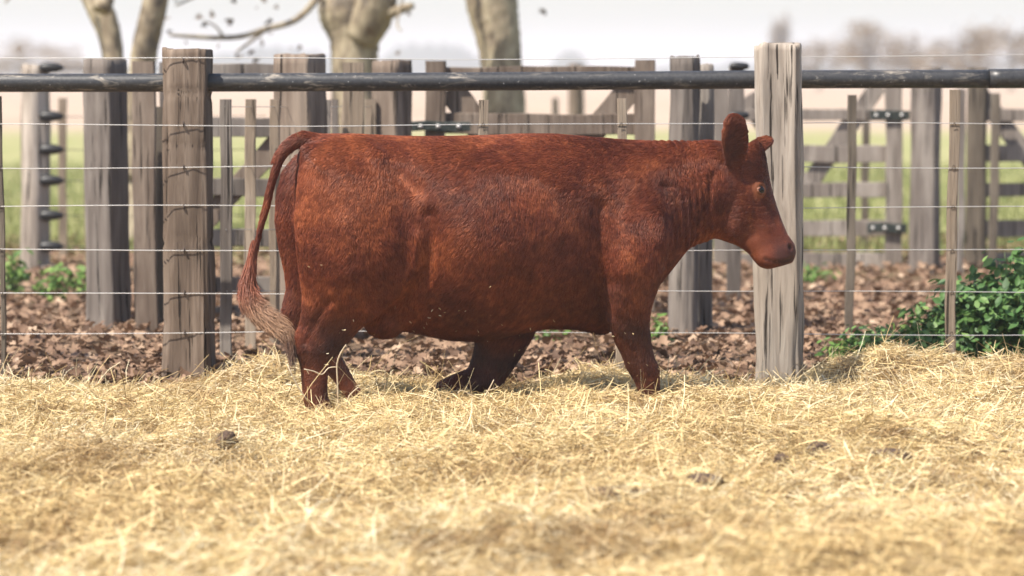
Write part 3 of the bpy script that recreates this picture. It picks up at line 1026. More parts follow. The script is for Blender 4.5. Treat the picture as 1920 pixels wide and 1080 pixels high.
BV, BF = [], []


def add_loft(rings):
    off = sum(len(v) for v in BV)
    V, Fc = loft(rings)
    BV.append(V)
    BF.extend([tuple(i + off for i in f) for f in Fc])


MR = 28
TH = np.linspace(0, 2 * math.pi, MR, endpoint=False)


def se(x, p):
    return np.sign(x) * np.abs(x) ** p


# trunk and neck: px, top, bottom, half width, height of the widest place, corner exponent
trunk = [(556, 315, 420, .06, .5, .9), (565, 283, 470, .14, .5, .85), (582, 260, 520, .20, .55, .8), (610, 251, 555, .245, .6, .72), (660, 250, 585, .275, .62, .70),
         (715, 254, 605, .285, .55, .74), (770, 257, 622, .325, .5, .80), (840, 256, 636, .39, .47, .84), (905, 253, 640, .41, .46, .88), (965, 250, 628, .395, .46, .88),
         (1025, 251, 614, .355, .47, .87), (1080, 255, 616, .305, .5, .88), (1135, 260, 628, .265, .5, .86), (1180, 264, 605, .245, .5, .86), (1220, 264, 552, .205, .52, .88),
         (1255, 264, 508, .185, .52, .9), (1290, 265, 464, .16, .52, .92), (1330, 263, 450, .14, .52, .95), (1370, 267, 432, .115, .5, 1.0), (1395, 300, 400, .08, .5, 1.0)]
rings = []
for px, tp, bt, w, fz, ex in trunk:
    T, B = cp(px, tp), cp(px, bt)
    zc = B[2] + (T[2] - B[2]) * fz
    zc += (T[2] - B[2]) * 0.07 * (px < 1200)
    exl = np.where(np.sin(TH) < 0, ex + 0.26 * (600 < px < 1200), ex)
    y = np.sign(np.cos(TH)) * np.abs(np.cos(TH)) ** exl * w
    s = np.sign(np.sin(TH)) * np.abs(np.sin(TH)) ** exl
    z = np.where(s > 0, zc + s * (T[2] - zc), zc + s * (zc - B[2]))
    x = np.full(MR, (T[0] + B[0]) / 2)
    rings.append(np.column_stack([x, y, z]))
add_loft(rings)


def limb(secs, yls, ex=0.95):
    """sections py, xmin, xmax, half depth; yls = lateral place (one or list)"""
    rings = []
    for i, (py, x0, x1, b) in enumerate(secs):
        yl = yls[i] if isinstance(yls, (list, tuple)) else yls
        A, Bq = cp(x0, py, yl), cp(x1, py, yl)
        cx, a, z = (A[0] + Bq[0]) / 2, (Bq[0] - A[0]) / 2, (A[2] + Bq[2]) / 2
        rings.append(np.column_stack([cx + se(np.cos(TH), ex) * a, yl + se(np.sin(TH), ex) * b, np.full(MR, z)]))
    add_loft(rings)


# hind leg, our side
limb([(285, 585, 690, .05), (310, 565, 735, .10), (350, 557, 765, .135), (400, 553, 780, .15), (460, 556, 785, .155), (510, 562, 778, .145), (550, 568, 758, .125), (585, 566, 724, .10),
      (608, 562, 690, .078), (628, 551, 668, .066), (655, 551, 642, .062), (685, 563, 616, .048), (715, 566, 614, .046), (745, 568, 614, .046), (765, 574, 626, .05), (782, 580, 636, .052), (806, 578, 646, .056)],
     [-.20, -.20, -.20, -.20, -.20, -.195, -.19, -.185, -.18, -.18, -.18, -.18, -.18, -.18, -.18, -.18, -.18])
# hind leg, far side
limb([(290, 555, 660, .05), (320, 530, 690, .10), (360, 520, 710, .135), (410, 517, 720, .15), (460, 523, 720, .15), (505, 533, 700, .14), (540, 537, 675, .115), (565, 531, 655, .09),
      (585, 526, 640, .075), (605, 528, 628, .066), (630, 545, 622, .058), (660, 572, 636, .052), (690, 602, 655, .047), (715, 626, 668, .046), (738, 640, 682, .05), (765, 646, 694, .054)],
     [.20, .20, .20, .20, .20, .195, .19, .185, .18, .18, .17, .17, .17, .17, .17, .17])
# fore leg, our side
limb([(300, 1150, 1230, .04), (340, 1132, 1252, .075), (400, 1124, 1256, .105), (460, 1122, 1256, .125), (505, 1124, 1246, .122), (545, 1130, 1234, .106), (580, 1138, 1222, .09), (612, 1142, 1218, .074),
      (640, 1152, 1220, .062), (666, 1165, 1226, .056), (690, 1174, 1236, .057), (714, 1189, 1237, .048), (740, 1199, 1238, .044), (762, 1206, 1244, .045), (780, 1208, 1256, .052), (806, 1206, 1266, .056)],
     [-.07, -.125, -.175, -.20, -.205, -.20, -.195, -.185, -.18, -.175, -.17, -.17, -.17, -.17, -.17, -.17])
# fore leg, far side, stretched back with a flexed knee
limb([(500, 960, 1090, .06), (545, 930, 1075, .085), (580, 908, 1040, .085), (610, 896, 1010, .078), (635, 892, 996, .07), (660, 888, 984, .062), (685, 880, 968, .056), (708, 870, 950, .054), (728, 872, 942, .052), (748, 880, 938, .045), (762, 890, 930, .03)],
     [.16] * 11)
rr = []
for (px, py, r) in ((915, 705, 30), (890, 716, 29), (862, 726, 27), (840, 736, 27), (826, 750, 26), (818, 772, 27), (816, 796, 24)):
    rr.append((cp(px, py, .16), r / 385.0))
P_, R_ = resample([p for p, _ in rr], [r for _, r in rr], 3)
add_loft(tube_rings(P_, R_, 20))
# udder
c0 = cp(725, 592, -0.02)
for s in (1,):
    rings = []
    for t in np.linspace(-0.98, 0.98, 9):
        q = math.sqrt(1 - t * t)
        rings.append(np.column_stack([c0[0] + np.cos(TH) * .13 * q, c0[1] + np.sin(TH) * .13 * q, np.full(MR, c0[2] + t * .105)]))
    add_loft(rings)
# hip ridges and pin bones give the rump its square top
for yl in (-.15, .15):
    a, b_ = cp(690, 292, yl), cp(568, 296, yl)
    P_, R_ = resample([a, a * .5 + b_ * .5 + np.array((0, 0, .0)), b_], [.06, .085, .06], 6)
    add_loft(tube_rings(P_, R_, 16))
# head: front contour, back contour, lateral half width
HB = math.radians(24)
latv = np.array((math.sin(HB), math.cos(HB), 0))
head = [((1420, 263), (1362, 288), .045, 0.00), ((1430, 272), (1345, 330), .082, 0.00), ((1437, 300), (1336, 375), .104, -.005), ((1442, 328), (1330, 412), .113, -.01), ((1448, 358), (1338, 444), .110, -.015),
        ((1457, 388), (1366, 454), .092, -.03), ((1467, 416), (1388, 464), .079, -.045), ((1477, 440), (1405, 478), .076, -.055), ((1490, 457), (1416, 493), .086, -.062), ((1493, 475), (1426, 502), .084, -.066), ((1487, 493), (1440, 505), .062, -.068)]
rings = []
for fr, bk, w, yl in head:
    A, Bq = cp(*fr, yl), cp(*bk, yl)
    c_, h_ = (A + Bq) / 2, (A - Bq) / 2
    rings.append(c_ + np.outer(se(np.cos(TH), .92), h_) + np.outer(se(np.sin(TH), .92) * w, latv))
add_loft(rings)
# ears
def ear(base, tip, wd, thick, face):
    """leaf-shaped shell, cupped"""
    base, tip = np.array(base), np.array(tip)
    ax = tip - base
    face = np.array(face, float)
    wv = np.cross(ax, face)
    wv /= np.linalg.norm(wv)
    fv = np.cross(wv, ax)
    fv /= np.linalg.norm(fv)
    rings = []
    for s, k in ((-.12, .38), (0.05, .42), (.2, .68), (.38, .94), (.55, 1.0), (.72, .97), (.86, .84), (.95, .60), (1.0, .28)):
        c_ = base + ax * s
        w = wd * k
        cup = -0.25 * w * np.cos(TH) ** 2
        th = thick * (0.5 + 0.5 * k)
        rings.append(c_ + np.outer(np.cos(TH) * w, wv) + np.outer(np.sin(TH) * th * (1 if s > 0 else 1.6) - cup * (s > 0.1), fv))
    add_loft(rings)
ear(cp(1381, 325, -.10), cp(1376, 212, -.17), .072, .015, (0.12, -1.0, -0.35))
ear(cp(1405, 290, .075), cp(1446, 258, .20), .046, .014, (-0.2, -0.75, 0.65))
# tail core
tail_px = [(606, 262, 36), (578, 259, 38), (550, 268, 35), (526, 292, 30), (509, 335, 26), (497, 386, 22), (485, 435, 19), (477, 480, 17), (469, 525, 15), (466, 556, 12)]
P_, R_ = resample([cp(px, py, -0.01 - 0.03 * i / 9) for i, (px, py, w) in enumerate(tail_px)], [w * 0.74 / 385 / 2 for _, _, w in tail_px], 4)
add_loft(tube_rings(P_, R_, 16))

raw = bpy.data.meshes.new("raw")
raw.from_pydata([tuple(v) for v in np.concatenate(BV)], [], BF)
bm = bmesh.new()
bm.from_mesh(raw)
bmesh.ops.recalc_face_normals(bm, faces=bm.faces)
bm.to_mesh(raw)
bm.free()
tmp = bpy.data.objects.new("tmp", raw)
COL.objects.link(tmp)
rm = tmp.modifiers.new("r", 'REMESH')
rm.mode = 'VOXEL'
rm.voxel_size = 0.0095
sm_ = tmp.modifiers.new("s", 'SMOOTH')
sm_.factor = 0.5
sm_.iterations = 14
dg = bpy.context.evaluated_depsgraph_get()
body_me = bpy.data.meshes.new_from_object(tmp.evaluated_get(dg))
bpy.data.objects.remove(tmp)
bpy.data.meshes.remove(raw)
body_me.name = "body"

nv = len(body_me.vertices)
V = np.empty(nv * 3, np.float32); body_me.vertices.foreach_get("co", V); V = V.reshape(-1, 3).astype(float)


def vnormals():
    a = np.empty(nv * 3, np.float32)
    body_me.vertices.foreach_set("co", V.astype(np.float32).ravel())
    body_me.update()
    body_me.vertex_normals.foreach_get("vector", a)
    return a.reshape(-1, 3).astype(float)


def dist_poly(P, pts):
    best = np.full(len(P), 1e9)
    for a, b_ in zip(pts[:-1], pts[1:]):
        d = b_ - a
        t = np.clip(((P - a) @ d) / (d @ d), 0, 1)
        best = np.minimum(best, np.linalg.norm(P - a - t[:, None] * d, axis=1))
    return best


def dist_px(P, pts):
    """distance in the side view (x, z) only, for our side"""
    return dist_poly(P[:, [0, 2]], [cp(px, py, -0.2)[[0, 2]] for px, py in pts])


ne = len(body_me.edges)
ED = np.empty(ne * 2, np.int32); body_me.edges.foreach_get("vertices", ED); ED = ED.reshape(-1, 2)
DEG = np.bincount(ED.ravel(), minlength=nv)[:, None]


def relax(V, wgt, it):
    for _ in range(it):
        acc = np.column_stack([np.bincount(ED[:, 0], V[ED[:, 1], i], nv) + np.bincount(ED[:, 1], V[ED[:, 0], i], nv) for i in range(3)])
        V = V + (acc / DEG - V) * (0.6 * wgt)[:, None]
    return V


wt = np.clip((V[:, 2] - 0.33) / .12, 0, 1) * np.clip((cp(1320, 350)[0] - V[:, 0]) / .08, 0, 1) * np.clip((V[:, 0] - cp(575, 350)[0]) / .06, 0, 1)
V = relax(V, wt, 70)
Nn = vnormals()
nearside = np.clip(-Nn[:, 1] * 2.0, 0, 1) * (V[:, 1] < -0.02)
def press(pts, sig, amp, mask=None):
    global V
    d = dist_px(V, pts)
    V = V + Nn * (amp * np.exp(-(d / sig) ** 2) * (nearside if mask is None else mask))[:, None]
xpx = lambda px: cp(px, 400, -0.2)[0]
# folds and muscles of our side
press([(1118, 385), (1112, 450), (1116, 510), (1132, 585)], .040, -.022)
press([(1250, 350), (1262, 420), (1245, 490)], .035, -.012)
press([(1170, 420), (1165, 500)], .05, .012)
press([(797, 400), (797, 470), (788, 520), (760, 562), (710, 604), (672, 638)], .036, -.020)
press([(775, 440), (768, 500), (735, 550), (692, 592)], .034, .012)
press([(735, 515)], .05, .010) if False else None
press([(1232, 400), (1228, 440)], .04, .012)
press([(1148, 545), (1156, 580)], .03, .010)
press([(860, 300), (1000, 320), (1060, 360)], .05, .006)
press([(700, 283), (712, 290)], .030, .018)
press([(590, 300), (600, 315)], .03, .010)
press([(750, 325), (772, 350)], .055, -.022)
press([(690, 290), (705, 300)], .035, .012)
press([(640, 420), (650, 500)], .07, .012)
press([(615, 560), (590, 600), (575, 640)], .018, -.008)
press([(1150, 600), (1180, 640)], .02, .004)
press([(1340, 330), (1332, 380), (1318, 430)], .022, -.010)
press([(1296, 460), (1290, 420), (1284, 380)], .02, .006)
# rear cleft under the tail
rear = np.clip(-Nn[:, 0], 0, 1)
yd = np.exp(-((V[:, 1]) / .03) ** 2) * (V[:, 0] < cp(640, 400)[0]) * (V[:, 2] < cp(560, 300)[2]) * (V[:, 2] > 0.3)
V = V + Nn * (-0.06 * yd * rear)[:, None]
# neck wrinkles
Nn = vnormals()
reg = np.exp(-((V[:, 0] - cp(1290, 350)[0]) / .11) ** 2) * (V[:, 2] > 0.75)
ph = (V[:, 0] + 0.10 * (V[:, 2] - 1.0) + 0.012 * sines(V, 6, 71)) * 6.283 / 0.034
V = V + Nn * (0.0045 * np.sin(ph) * reg * (0.6 + 0.4 * sines(V, 9, 72)))[:, None]
# coat relief
V = V + Nn * (0.0006 * sines(V, 30, 73, 14, (1.3, 1.3, .7)) + 0.003 * sines(V, 8, 74, 12))[:, None] * (1 - 0.75 * (V[:, 0] > cp(1400, 300)[0]))[:, None]
# eyes, nostrils, mouth
HW = lambda px, py: cp(px, py, -.115)
eye_c = None


def surf(px, py, side_=-1):
    """point of the body surface under a photograph point, our side"""
    d = ray(px, py)
    ol = Vector(((CAM - CO).dot(AX), (CAM - CO).dot(AN), CAM.z - CO.z))
    dl = Vector((d.dot(AX), d.dot(AN), d.z)).normalized()
    loc, nrm, _, _ = tmpo.ray_cast(ol, dl)
    return (np.array(loc), np.array(nrm)) if loc is not None else (cp(px, py, -.1), np.array((0, -1, 0)))


body_me.vertices.foreach_set("co", V.astype(np.float32).ravel()); body_me.update()
smooth(body_me)
from mathutils.bvhtree import BVHTree


def bvh():
    bb = bmesh.new(); bb.from_mesh(body_me)
    t = BVHTree.FromBMesh(bb); bb.free()
    return t


tmpo = bvh()
E, En = surf(1425, 356)
Nn = vnormals()
d = np.linalg.norm(V - E, axis=1)
V = V + Nn * (0.012 * np.exp(-(d / .045) ** 2) - 0.006 * np.exp(-(d / .017) ** 2) + 0.005 * np.exp(-((d - .030) / .008) ** 2))[:, None]
brow = np.linalg.norm(V - (E + np.array((0.0, 0, .045))), axis=1)
V = V + Nn * (0.010 * np.exp(-(brow / .03) ** 2))[:, None]
NS, Nsn = surf(1482, 463)
d = np.linalg.norm(V - NS, axis=1)
V = V + Nn * (-0.016 * np.exp(-(d / .014) ** 2) + 0.004 * np.exp(-((d - .022) / .008) ** 2))[:, None]
mouth = [surf(px, py)[0] for px, py in ((1492, 483), (1472, 490), (1450, 491), (1434, 485))]
dm = dist_poly(V, mouth)
V = V + Nn * (-0.004 * np.exp(-(dm / .006) ** 2) + 0.0015 * np.exp(-((dm - .016) / .008) ** 2))[:, None]
crest = [surf(px, py)[0] for px, py in ((1408, 388), (1425, 408), (1440, 428))]
dcr = dist_poly(V, crest)
V = V + Nn * (0.006 * np.exp(-(dcr / .022) ** 2))[:, None]
hollow = [surf(px, py)[0] for px, py in ((1446, 392), (1458, 424))]
V = V + Nn * (-0.006 * np.exp(-(dist_poly(V, hollow) / .024) ** 2))[:, None]
temple = [surf(px, py)[0] for px, py in ((1400, 335), (1405, 352))]
V = V + Nn * (-0.007 * np.exp(-(dist_poly(V, temple) / .026) ** 2))[:, None]
jawl = [surf(px, py)[0] for px, py in ((1412, 440), (1395, 452))]
V = V + Nn * (-0.005 * np.exp(-(dist_poly(V, jawl) / .024) ** 2))[:, None]
cheek = [surf(px, py)[0] for px, py in ((1395, 360), (1390, 410), (1375, 440))]
dc = dist_poly(V, cheek)
V = V + Nn * (0.008 * np.exp(-(dc / .04) ** 2))[:, None]
body_me.vertices.foreach_set("co", V.astype(np.float32).ravel()); body_me.update()
tmpo = bvh()
E2, _ = surf(1425, 356)
# regions with their own colour, some with shade painted in: 1 muzzle skin, 2 horn of the hooves
muz = np.clip(1 - np.linalg.norm((V - cp(1474, 474, -.12)) * np.array((1, .6, 1)), axis=1) / .10, 0, 1)
muz = np.clip(muz * 2.0 + 0.35 * sines(V, 28, 75) * (muz > 0), 0, 1)
hoof = np.clip((-0.035 - V[:, 2]) / .02, 0, 1)
dirt_shade = np.clip((0.58 - V[:, 2] + 0.07 * sines(V, 6, 78)) / .30, 0, 1) * np.clip(0.75 + 0.4 * sines(V, 14, 77), 0, 1)  # dirt on belly and legs, with the shade under the belly painted in
orb = np.exp(-(np.linalg.norm(V - E, axis=1) / .040) ** 2)
earc = (cp(1380, 320, -.10) + cp(1376, 215, -.17)) / 2
earm = np.clip(1.6 - np.linalg.norm((V - earc) * np.array((1.7, 1, 1)), axis=1) / .11, 0, 1)
poll_shade = np.exp(-(np.linalg.norm((V - cp(1412, 300, -.05)) * np.array((1, .7, 1)), axis=1) / .07) ** 2)  # shadow of the ear, painted into the colour of the poll hair
earm = np.maximum(earm, 0.8 * poll_shade)
earm = np.maximum(earm, 0.9 * np.exp(-(np.linalg.norm(V - cp(1428, 272, .14), axis=1) / .09) ** 2))  # far ear darkened in colour, as if out of the sun
earm = np.maximum(earm, 0.35 * np.clip((V[:, 0] - cp(1345, 350)[0]) / .08, 0, 1))
vattr(body_me, "muzzle", muz)
vattr(body_me, "hoof", hoof)
vattr(body_me, "dirt_shade", dirt_shade)
vattr(body_me, "orbit", orb)
vattr(body_me, "ear", earm)
ns2, _ = surf(1481, 463)
mouth2 = [surf(px, py)[0] for px, py in ((1492, 483), (1472, 490), (1450, 491), (1434, 485))]
nos = np.exp(-(np.linalg.norm((V - ns2) * np.array((1, 1, 1.6)), axis=1) / .020) ** 2) + 0.9 * np.exp(-(dist_poly(V, mouth2) / .0085) ** 2)  # dark of the nostril and mouth crease, painted as shade into the skin
vattr(body_me, "nostril", np.clip(nos, 0, 1))


def coat_colour(nt, scale_vec="Object"):
    tc = N(nt, "ShaderNodeTexCoord")
    n1 = noise(nt, tc.outputs["Object"], 2.6, 4, 0.6, 0.6)
    n2 = noise(nt, tc.outputs["Object"], 22, 4, 0.6, 0.4)
    c1 = ramp(nt, n1, [(0.32, COAT[0]), (0.5, COAT[1]), (0.68, COAT[2])])
    c2 = ramp(nt, n2, [(0.3, COAT[0]), (0.5, COAT[1]), (0.72, COAT[3])])
    return mix(nt, 0.32, c1, c2)


COAT = ((0.080, 0.0175, 0.009), (0.185, 0.043, 0.017), (0.355, 0.100, 0.033), (0.42, 0.130, 0.048))
m, nt, b = mat_new("cow_skin")
c = mix(nt, 1.0, coat_colour(nt), (0.70, 0.66, 0.66), "MULTIPLY")  # skin darkened to stand in for the hairs' self-shadow
for attr, colr in (("dirt_shade", (0.045, 0.020, 0.014)), ("ear", (0.06, 0.017, 0.009)), ("orbit", (0.30, 0.115, 0.05)), ("muzzle", (0.055, 0.023, 0.019)), ("nostril", (0.018, 0.009, 0.007)), ("hoof", (0.045, 0.034, 0.028))):
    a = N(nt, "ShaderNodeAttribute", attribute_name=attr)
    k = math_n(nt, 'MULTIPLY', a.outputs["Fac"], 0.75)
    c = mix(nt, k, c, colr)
nt.links.new(c, b.inputs["Base Color"])
b.inputs["Roughness"].default_value = 0.55
b.inputs["Specular IOR Level"].default_value = 0.25
tc = N(nt, "ShaderNodeTexCoord")
bump(nt, b, noise(nt, tc.outputs["Object"], 90, 3, 0.6), 0.15, 0.004)
M["skin"] = m

m, nt, b = mat_new("cow_hair")
tc = N(nt, "ShaderNodeTexCoord")
c = coat_colour(nt)
a = N(nt, "ShaderNodeAttribute", attribute_name="dirt_shade")
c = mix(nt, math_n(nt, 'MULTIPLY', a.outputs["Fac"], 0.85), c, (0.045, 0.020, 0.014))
a = N(nt, "ShaderNodeAttribute", attribute_name="ear")
c = mix(nt, math_n(nt, 'MULTIPLY', a.outputs["Fac"], 0.75), c, (0.06, 0.017, 0.009))
a = N(nt, "ShaderNodeAttribute", attribute_name="vary")
c = mix(nt, 1.0, c, ramp(nt, a.outputs["Fac"], [(0, (0.55, 0.50, 0.48)), (0.5, (0.97, 0.95, 0.95)), (1, (1.55, 1.65, 1.7))]), 'MULTIPLY')
nt.links.new(c, b.inputs["Base Color"])
b.inputs["Roughness"].default_value = 0.45
b.inputs["Specular IOR Level"].default_value = 0.35
M["hair"] = m

cow = thing("cow", tuple(CO), "stocky reddish brown cow walking across the straw with her tail swung out", "cow", None, YAW)
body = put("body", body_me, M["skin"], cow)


# eyes
def orb_mesh(name, r, seg=20):
    bb = bmesh.new()
    bmesh.ops.create_uvsphere(bb, u_segments=seg, v_segments=seg // 2 + 2, radius=r)
    me = bpy.data.meshes.new(name)
    bb.to_mesh(me); bb.free(); smooth(me)
    return me


m, nt, b = mat_new("eyeball")
tc = N(nt, "ShaderNodeTexCoord")
sx = N(nt, "ShaderNodeSeparateXYZ")
nt.links.new(tc.outputs["Object"], sx.inputs[0])
c = ramp(nt, math_n(nt, 'MULTIPLY', sx.outputs["Z"], 1 / 0.0225), [(0.20, (0.55, 0.42, 0.33)), (0.34, (0.10, 0.04, 0.014)), (0.55, (0.010, 0.007, 0.006))])
nt.links.new(c, b.inputs["Base Color"])
b.inputs["Roughness"].default_value = 0.16
b.inputs["Specular IOR Level"].default_value = 0.35
M["eye"] = m
m, nt, b = mat_new("eyelid_skin")
b.inputs["Base Color"].default_value = (0.20, 0.078, 0.042, 1)
b.inputs["Roughness"].default_value = 0.5
M["lid"] = m
hc = (cp(1438, 340, -.012) + cp(1338, 430, -.012)) / 2
for s in (-1, 1):
    if s < 0:
        e, en = E2 - En * 0.0035, En
    else:
        k = (E - hc) @ latv
        e = E - latv * (2 * k) + latv * 0.004
        en = En - latv * 2 * (En @ latv)
    o = put("eye", orb_mesh("eye", 0.0238), M["eye"], cow, tuple(e))
    look = Vector(en) + Vector((0.12, -0.25, -0.12))
    o.rotation_euler = look.to_track_quat('Z', 'Y').to_euler()
    # lids: a soft ring round the eyeball
    up = Vector((0, 0, 1))
    q = look.normalized()
    u_ = q.cross(up).normalized(); v_ = u_.cross(q)
    pts = []
    for a_ in np.linspace(0, 2 * math.pi, 15):
        pts.append(np.array(e) + np.array(q) * 0.0125 + np.array(u_) * 0.0215 * math.cos(a_) + np.array(v_) * (0.0140 if math.sin(a_) < 0 else 0.0120) * math.sin(a_))
    tube("eyelid", pts, [0.0056] * 15, M["lid"], cow, 8, 2)


# ------------------------------------------------------------------ hair
def curves_obj(name, P, radius, mat, parent, attrs=None):
    """P: (n, k, 3) strands"""
    n, k, _ = P.shape
    hc_ = bpy.data.hair_curves.new(name)
    hc_.add_curves([k] * n)
    hc_.attributes["position"].data.foreach_set("vector", P.astype(np.float32).ravel())
    ra = hc_.attributes.get("radius") or hc_.attributes.new("radius", 'FLOAT', 'POINT')
    ra.data.foreach_set("value", radius.astype(np.float32).ravel())
    for nm, vals in (attrs or {}).items():
        at_ = hc_.attributes.new(nm, 'FLOAT', 'CURVE')
        at_.data.foreach_set("value", vals.astype(np.float32))
    hc_.materials.append(mat)
    o = bpy.data.objects.new(name, hc_)
    COL.objects.link(o)
    o.parent = parent
    return o


body_me.calc_loop_triangles()
nt_ = len(body_me.loop_triangles)
T = np.empty(nt_ * 3, np.int32); body_me.loop_triangles.foreach_get("vertices", T); T = T.reshape(-1, 3)
Nn = vnormals()
A, Bv, Cv = V[T[:, 0]], V[T[:, 1]], V[T[:, 2]]
area = np.linalg.norm(np.cross(Bv - A, Cv - A), axis=1) / 2
cen = (A + Bv + Cv) / 3
vis = 0.35 + 0.65 * (cen[:, 1] < 0.12)
vis *= (cen[:, 2] > -0.03) * (1 - 0.9 * np.clip((muz[T[:, 0]] - 0.85) / 0.15, 0, 1)) * (np.linalg.norm(cen - E2, axis=1) > .044)
vis *= 1.0 + 0.4 * (cen[:, 0] > cp(1340, 350)[0])
pw = area * vis
NH = 300000
ti = rng.choice(nt_, NH, p=pw / pw.sum())
u = rng.random(NH); v = rng.random(NH)
fl = u + v > 1
u[fl], v[fl] = 1 - u[fl], 1 - v[fl]
wA = 1 - u - v
RT = A[ti] * wA[:, None] + Bv[ti] * u[:, None] + Cv[ti] * v[:, None]
RN = Nn[T[ti, 0]] * wA[:, None] + Nn[T[ti, 1]] * u[:, None] + Nn[T[ti, 2]] * v[:, None]
RN /= np.linalg.norm(RN, axis=1)[:, None]
x_head = cp(1345, 350)[0]
hd = np.clip((RT[:, 0] - x_head) / .08, 0, 1)
topk = np.clip((RN[:, 2] - 0.2) / .6, 0, 1)
G = np.column_stack([-0.30 - 0.7 * topk, np.zeros(NH), -0.95 + 0.3 * topk])
G = G * (1 - hd)[:, None] + hd[:, None] * np.array((-0.75, 0, -0.35))
G[:, 0] += 0.42 * sines(RT, 9, 81) + 0.14 * sines(RT, 26, 82) + rng.normal(0, 0.16, NH)
G[:, 1] += 0.2 * sines(RT, 12, 83) + rng.normal(0, 0.12, NH)
G[:, 2] += 0.25 * sines(RT, 10, 84) + 0.1 * sines(RT, 26, 85) + rng.normal(0, 0.14, NH)
G -= (G * RN).sum(1)[:, None] * RN
G /= np.linalg.norm(G, axis=1)[:, None] + 1e-9
long_ = np.clip(0.6 + 0.5 * sines(RT, 5, 86), 0.25, 1.2)
belly = np.clip((0.55 - RT[:, 2]) / .25, 0, 1) * (np.abs(RT[:, 0]) < 0.6) * np.clip(-RN[:, 2] + 0.4, 0, 1)
LN = (0.016 + 0.016 * long_ + 0.025 * belly) * rng.uniform(0.7, 1.2, NH)
h0, h1 = cp(1388, 300), cp(1472, 482)
hax = (h1 - h0) / ((h1 - h0) @ (h1 - h0))
facek = np.clip(((RT - h0) @ hax - 0.42) / .25, 0, 1) * (RT[:, 0] > cp(1370, 350)[0])
facek = np.maximum(facek, np.clip((RT[:, 0] - cp(1432, 350)[0]) / .03, 0, 1) * 0.8)
earh = earm[T[ti, 0]] * (RT[:, 2] > cp(1380, 300)[2])
LN *= (1 - 0.82 * facek * (1 - earh)) * (1 + 0.5 * earh) * (1 - 0.3 * hd)
legk = (RT[:, 2] < 0.28)
LN *= 1 - 0.35 * legk
lift = (0.18 + 0.10 * sines(RT, 10, 87)) * (1 - 0.6 * facek)
lift = np.clip(lift, 0.08, 0.6)
# clumps
cell = 0.021
key = np.floor((RT + 0.011 * np.column_stack([sines(RT, 45, 90 + i) for i in range(3)])) / (cell * np.array((1.0, 1.0, 1.5)))).astype(np.int64)
hk = (key[:, 0] + 1000) * 100000000 + (key[:, 1] + 1000) * 10000 + (key[:, 2] + 1000)
_, inv, cnt = np.unique(hk, return_inverse=True, return_counts=True)
def cmean(a):
    return np.column_stack([np.bincount(inv, a[:, i]) / cnt for i in range(a.shape[1])])[inv]
CR = cmean(RT)
cl_rand = np.random.default_rng(99).random(len(cnt))[inv]
K = 4
S = np.empty((NH, K, 3))
ctip = CR + (cmean(G) * 0.95 + cmean(RN) * (lift.mean() * (0.7 + 0.5 * cl_rand))[:, None]) * (cmean(LN[:, None]))
for i in range(K):
    t = i / (K - 1)
    p = RT + G * (LN * t)[:, None] + RN * (LN * lift * (t - 0.45 * t * t) * 1.6)[:, None]
    cw = 0.27 * t ** 1.3 * (1 - 0.7 * facek) * (np.linalg.norm(CR - RT, axis=1) < 0.024)
    S[:, i] = p * (1 - cw)[:, None] + (ctip - (CR - RT) * 0.0) * cw[:, None] if i else RT - RN * 0.002
rad = np.array([0.0009, 0.0008, 0.0006, 0.0002])[None, :] * rng.uniform(0.75, 1.2, NH)[:, None]
vary = np.clip(0.52 * rng.random(NH) + 0.48 * cl_rand, 0, 1)
hdirt_shade = dirt_shade[T[ti, 0]]
curves_obj("coat", S, rad, M["hair"], cow, {"vary": vary, "dirt_shade": hdirt_shade, "ear": earm[T[ti, 0]]})

# bits of straw caught in the coat
cand = np.where((RT[:, 2] < 0.50) & (RT[:, 2] > 0.0) & (RN[:, 1] < -0.2))[0]
pick = np.concatenate([rng.choice(cand, 48), rng.choice(np.where((RN[:, 1] < -0.3) & (RT[:, 0] < 0.2))[0], 5)])
nb = len(pick)
Vb, Qb, Tb = ribbons(nb, RT[pick] + RN[pick] * 0.009, rng.uniform(0.008, 0.022, nb), rng.uniform(0.0025, 0.0045, nb), rng.normal(0, 0.5, nb), rng.normal(-0.6, 0.8, nb), rng.uniform(0, 0.15, nb), rng.uniform(1.0, 1.6, nb), rng.uniform(0.3, 1.0, nb), 811, 2)
meb = mesh_np("straw_bits", Vb, quads=Qb)
vattr(meb, "tone", Tb)
sbit = put("straw_bits", meb, M["straw"], cow)
sbit["kind"] = "stuff"
# tail switch: long blond hairs turning brown at the end
m, nt, b = mat_new("tail_hair")
a = N(nt, "ShaderNodeAttribute", attribute_name="along")
a2 = N(nt, "ShaderNodeAttribute", attribute_name="vary")
c = ramp(nt, a.outputs["Fac"], [(0.0, (0.23, 0.062, 0.026)), (0.28, (0.30, 0.10, 0.05)), (0.42, (0.42, 0.25, 0.155)), (0.60, (0.46, 0.29, 0.18)), (0.74, (0.15, 0.075, 0.042)), (1.0, (0.10, 0.055, 0.035))])
c = mix(nt, 1.0, c, ramp(nt, a2.outputs["Fac"], [(0, (0.22, 0.16, 0.13)), (0.45, (0.8, 0.75, 0.72)), (1, (1.5, 1.5, 1.5))]), 'MULTIPLY')
nt.links.new(c, b.inputs["Base Color"])
b.inputs["Roughness"].default_value = 0.45
M["switch"] = m
sw = [(478, 450, 9), (470, 500, 13), (465, 535, 17), (470, 562, 21), (487, 586, 22), (510, 604, 22), (532, 622, 19), (544, 641, 14), (548, 664, 10), (549, 686, 7), (550, 704, 4)]
CP, CRd = resample([cp(px, py, -0.04 - 0.02 * i) for i, (px, py, w) in enumerate(sw)], [w / 385 for _, _, w in sw], 4)
nS = 3800
m_ = len(CP)
tang = np.gradient(CP, axis=0); tang /= np.linalg.norm(tang, axis=1)[:, None]
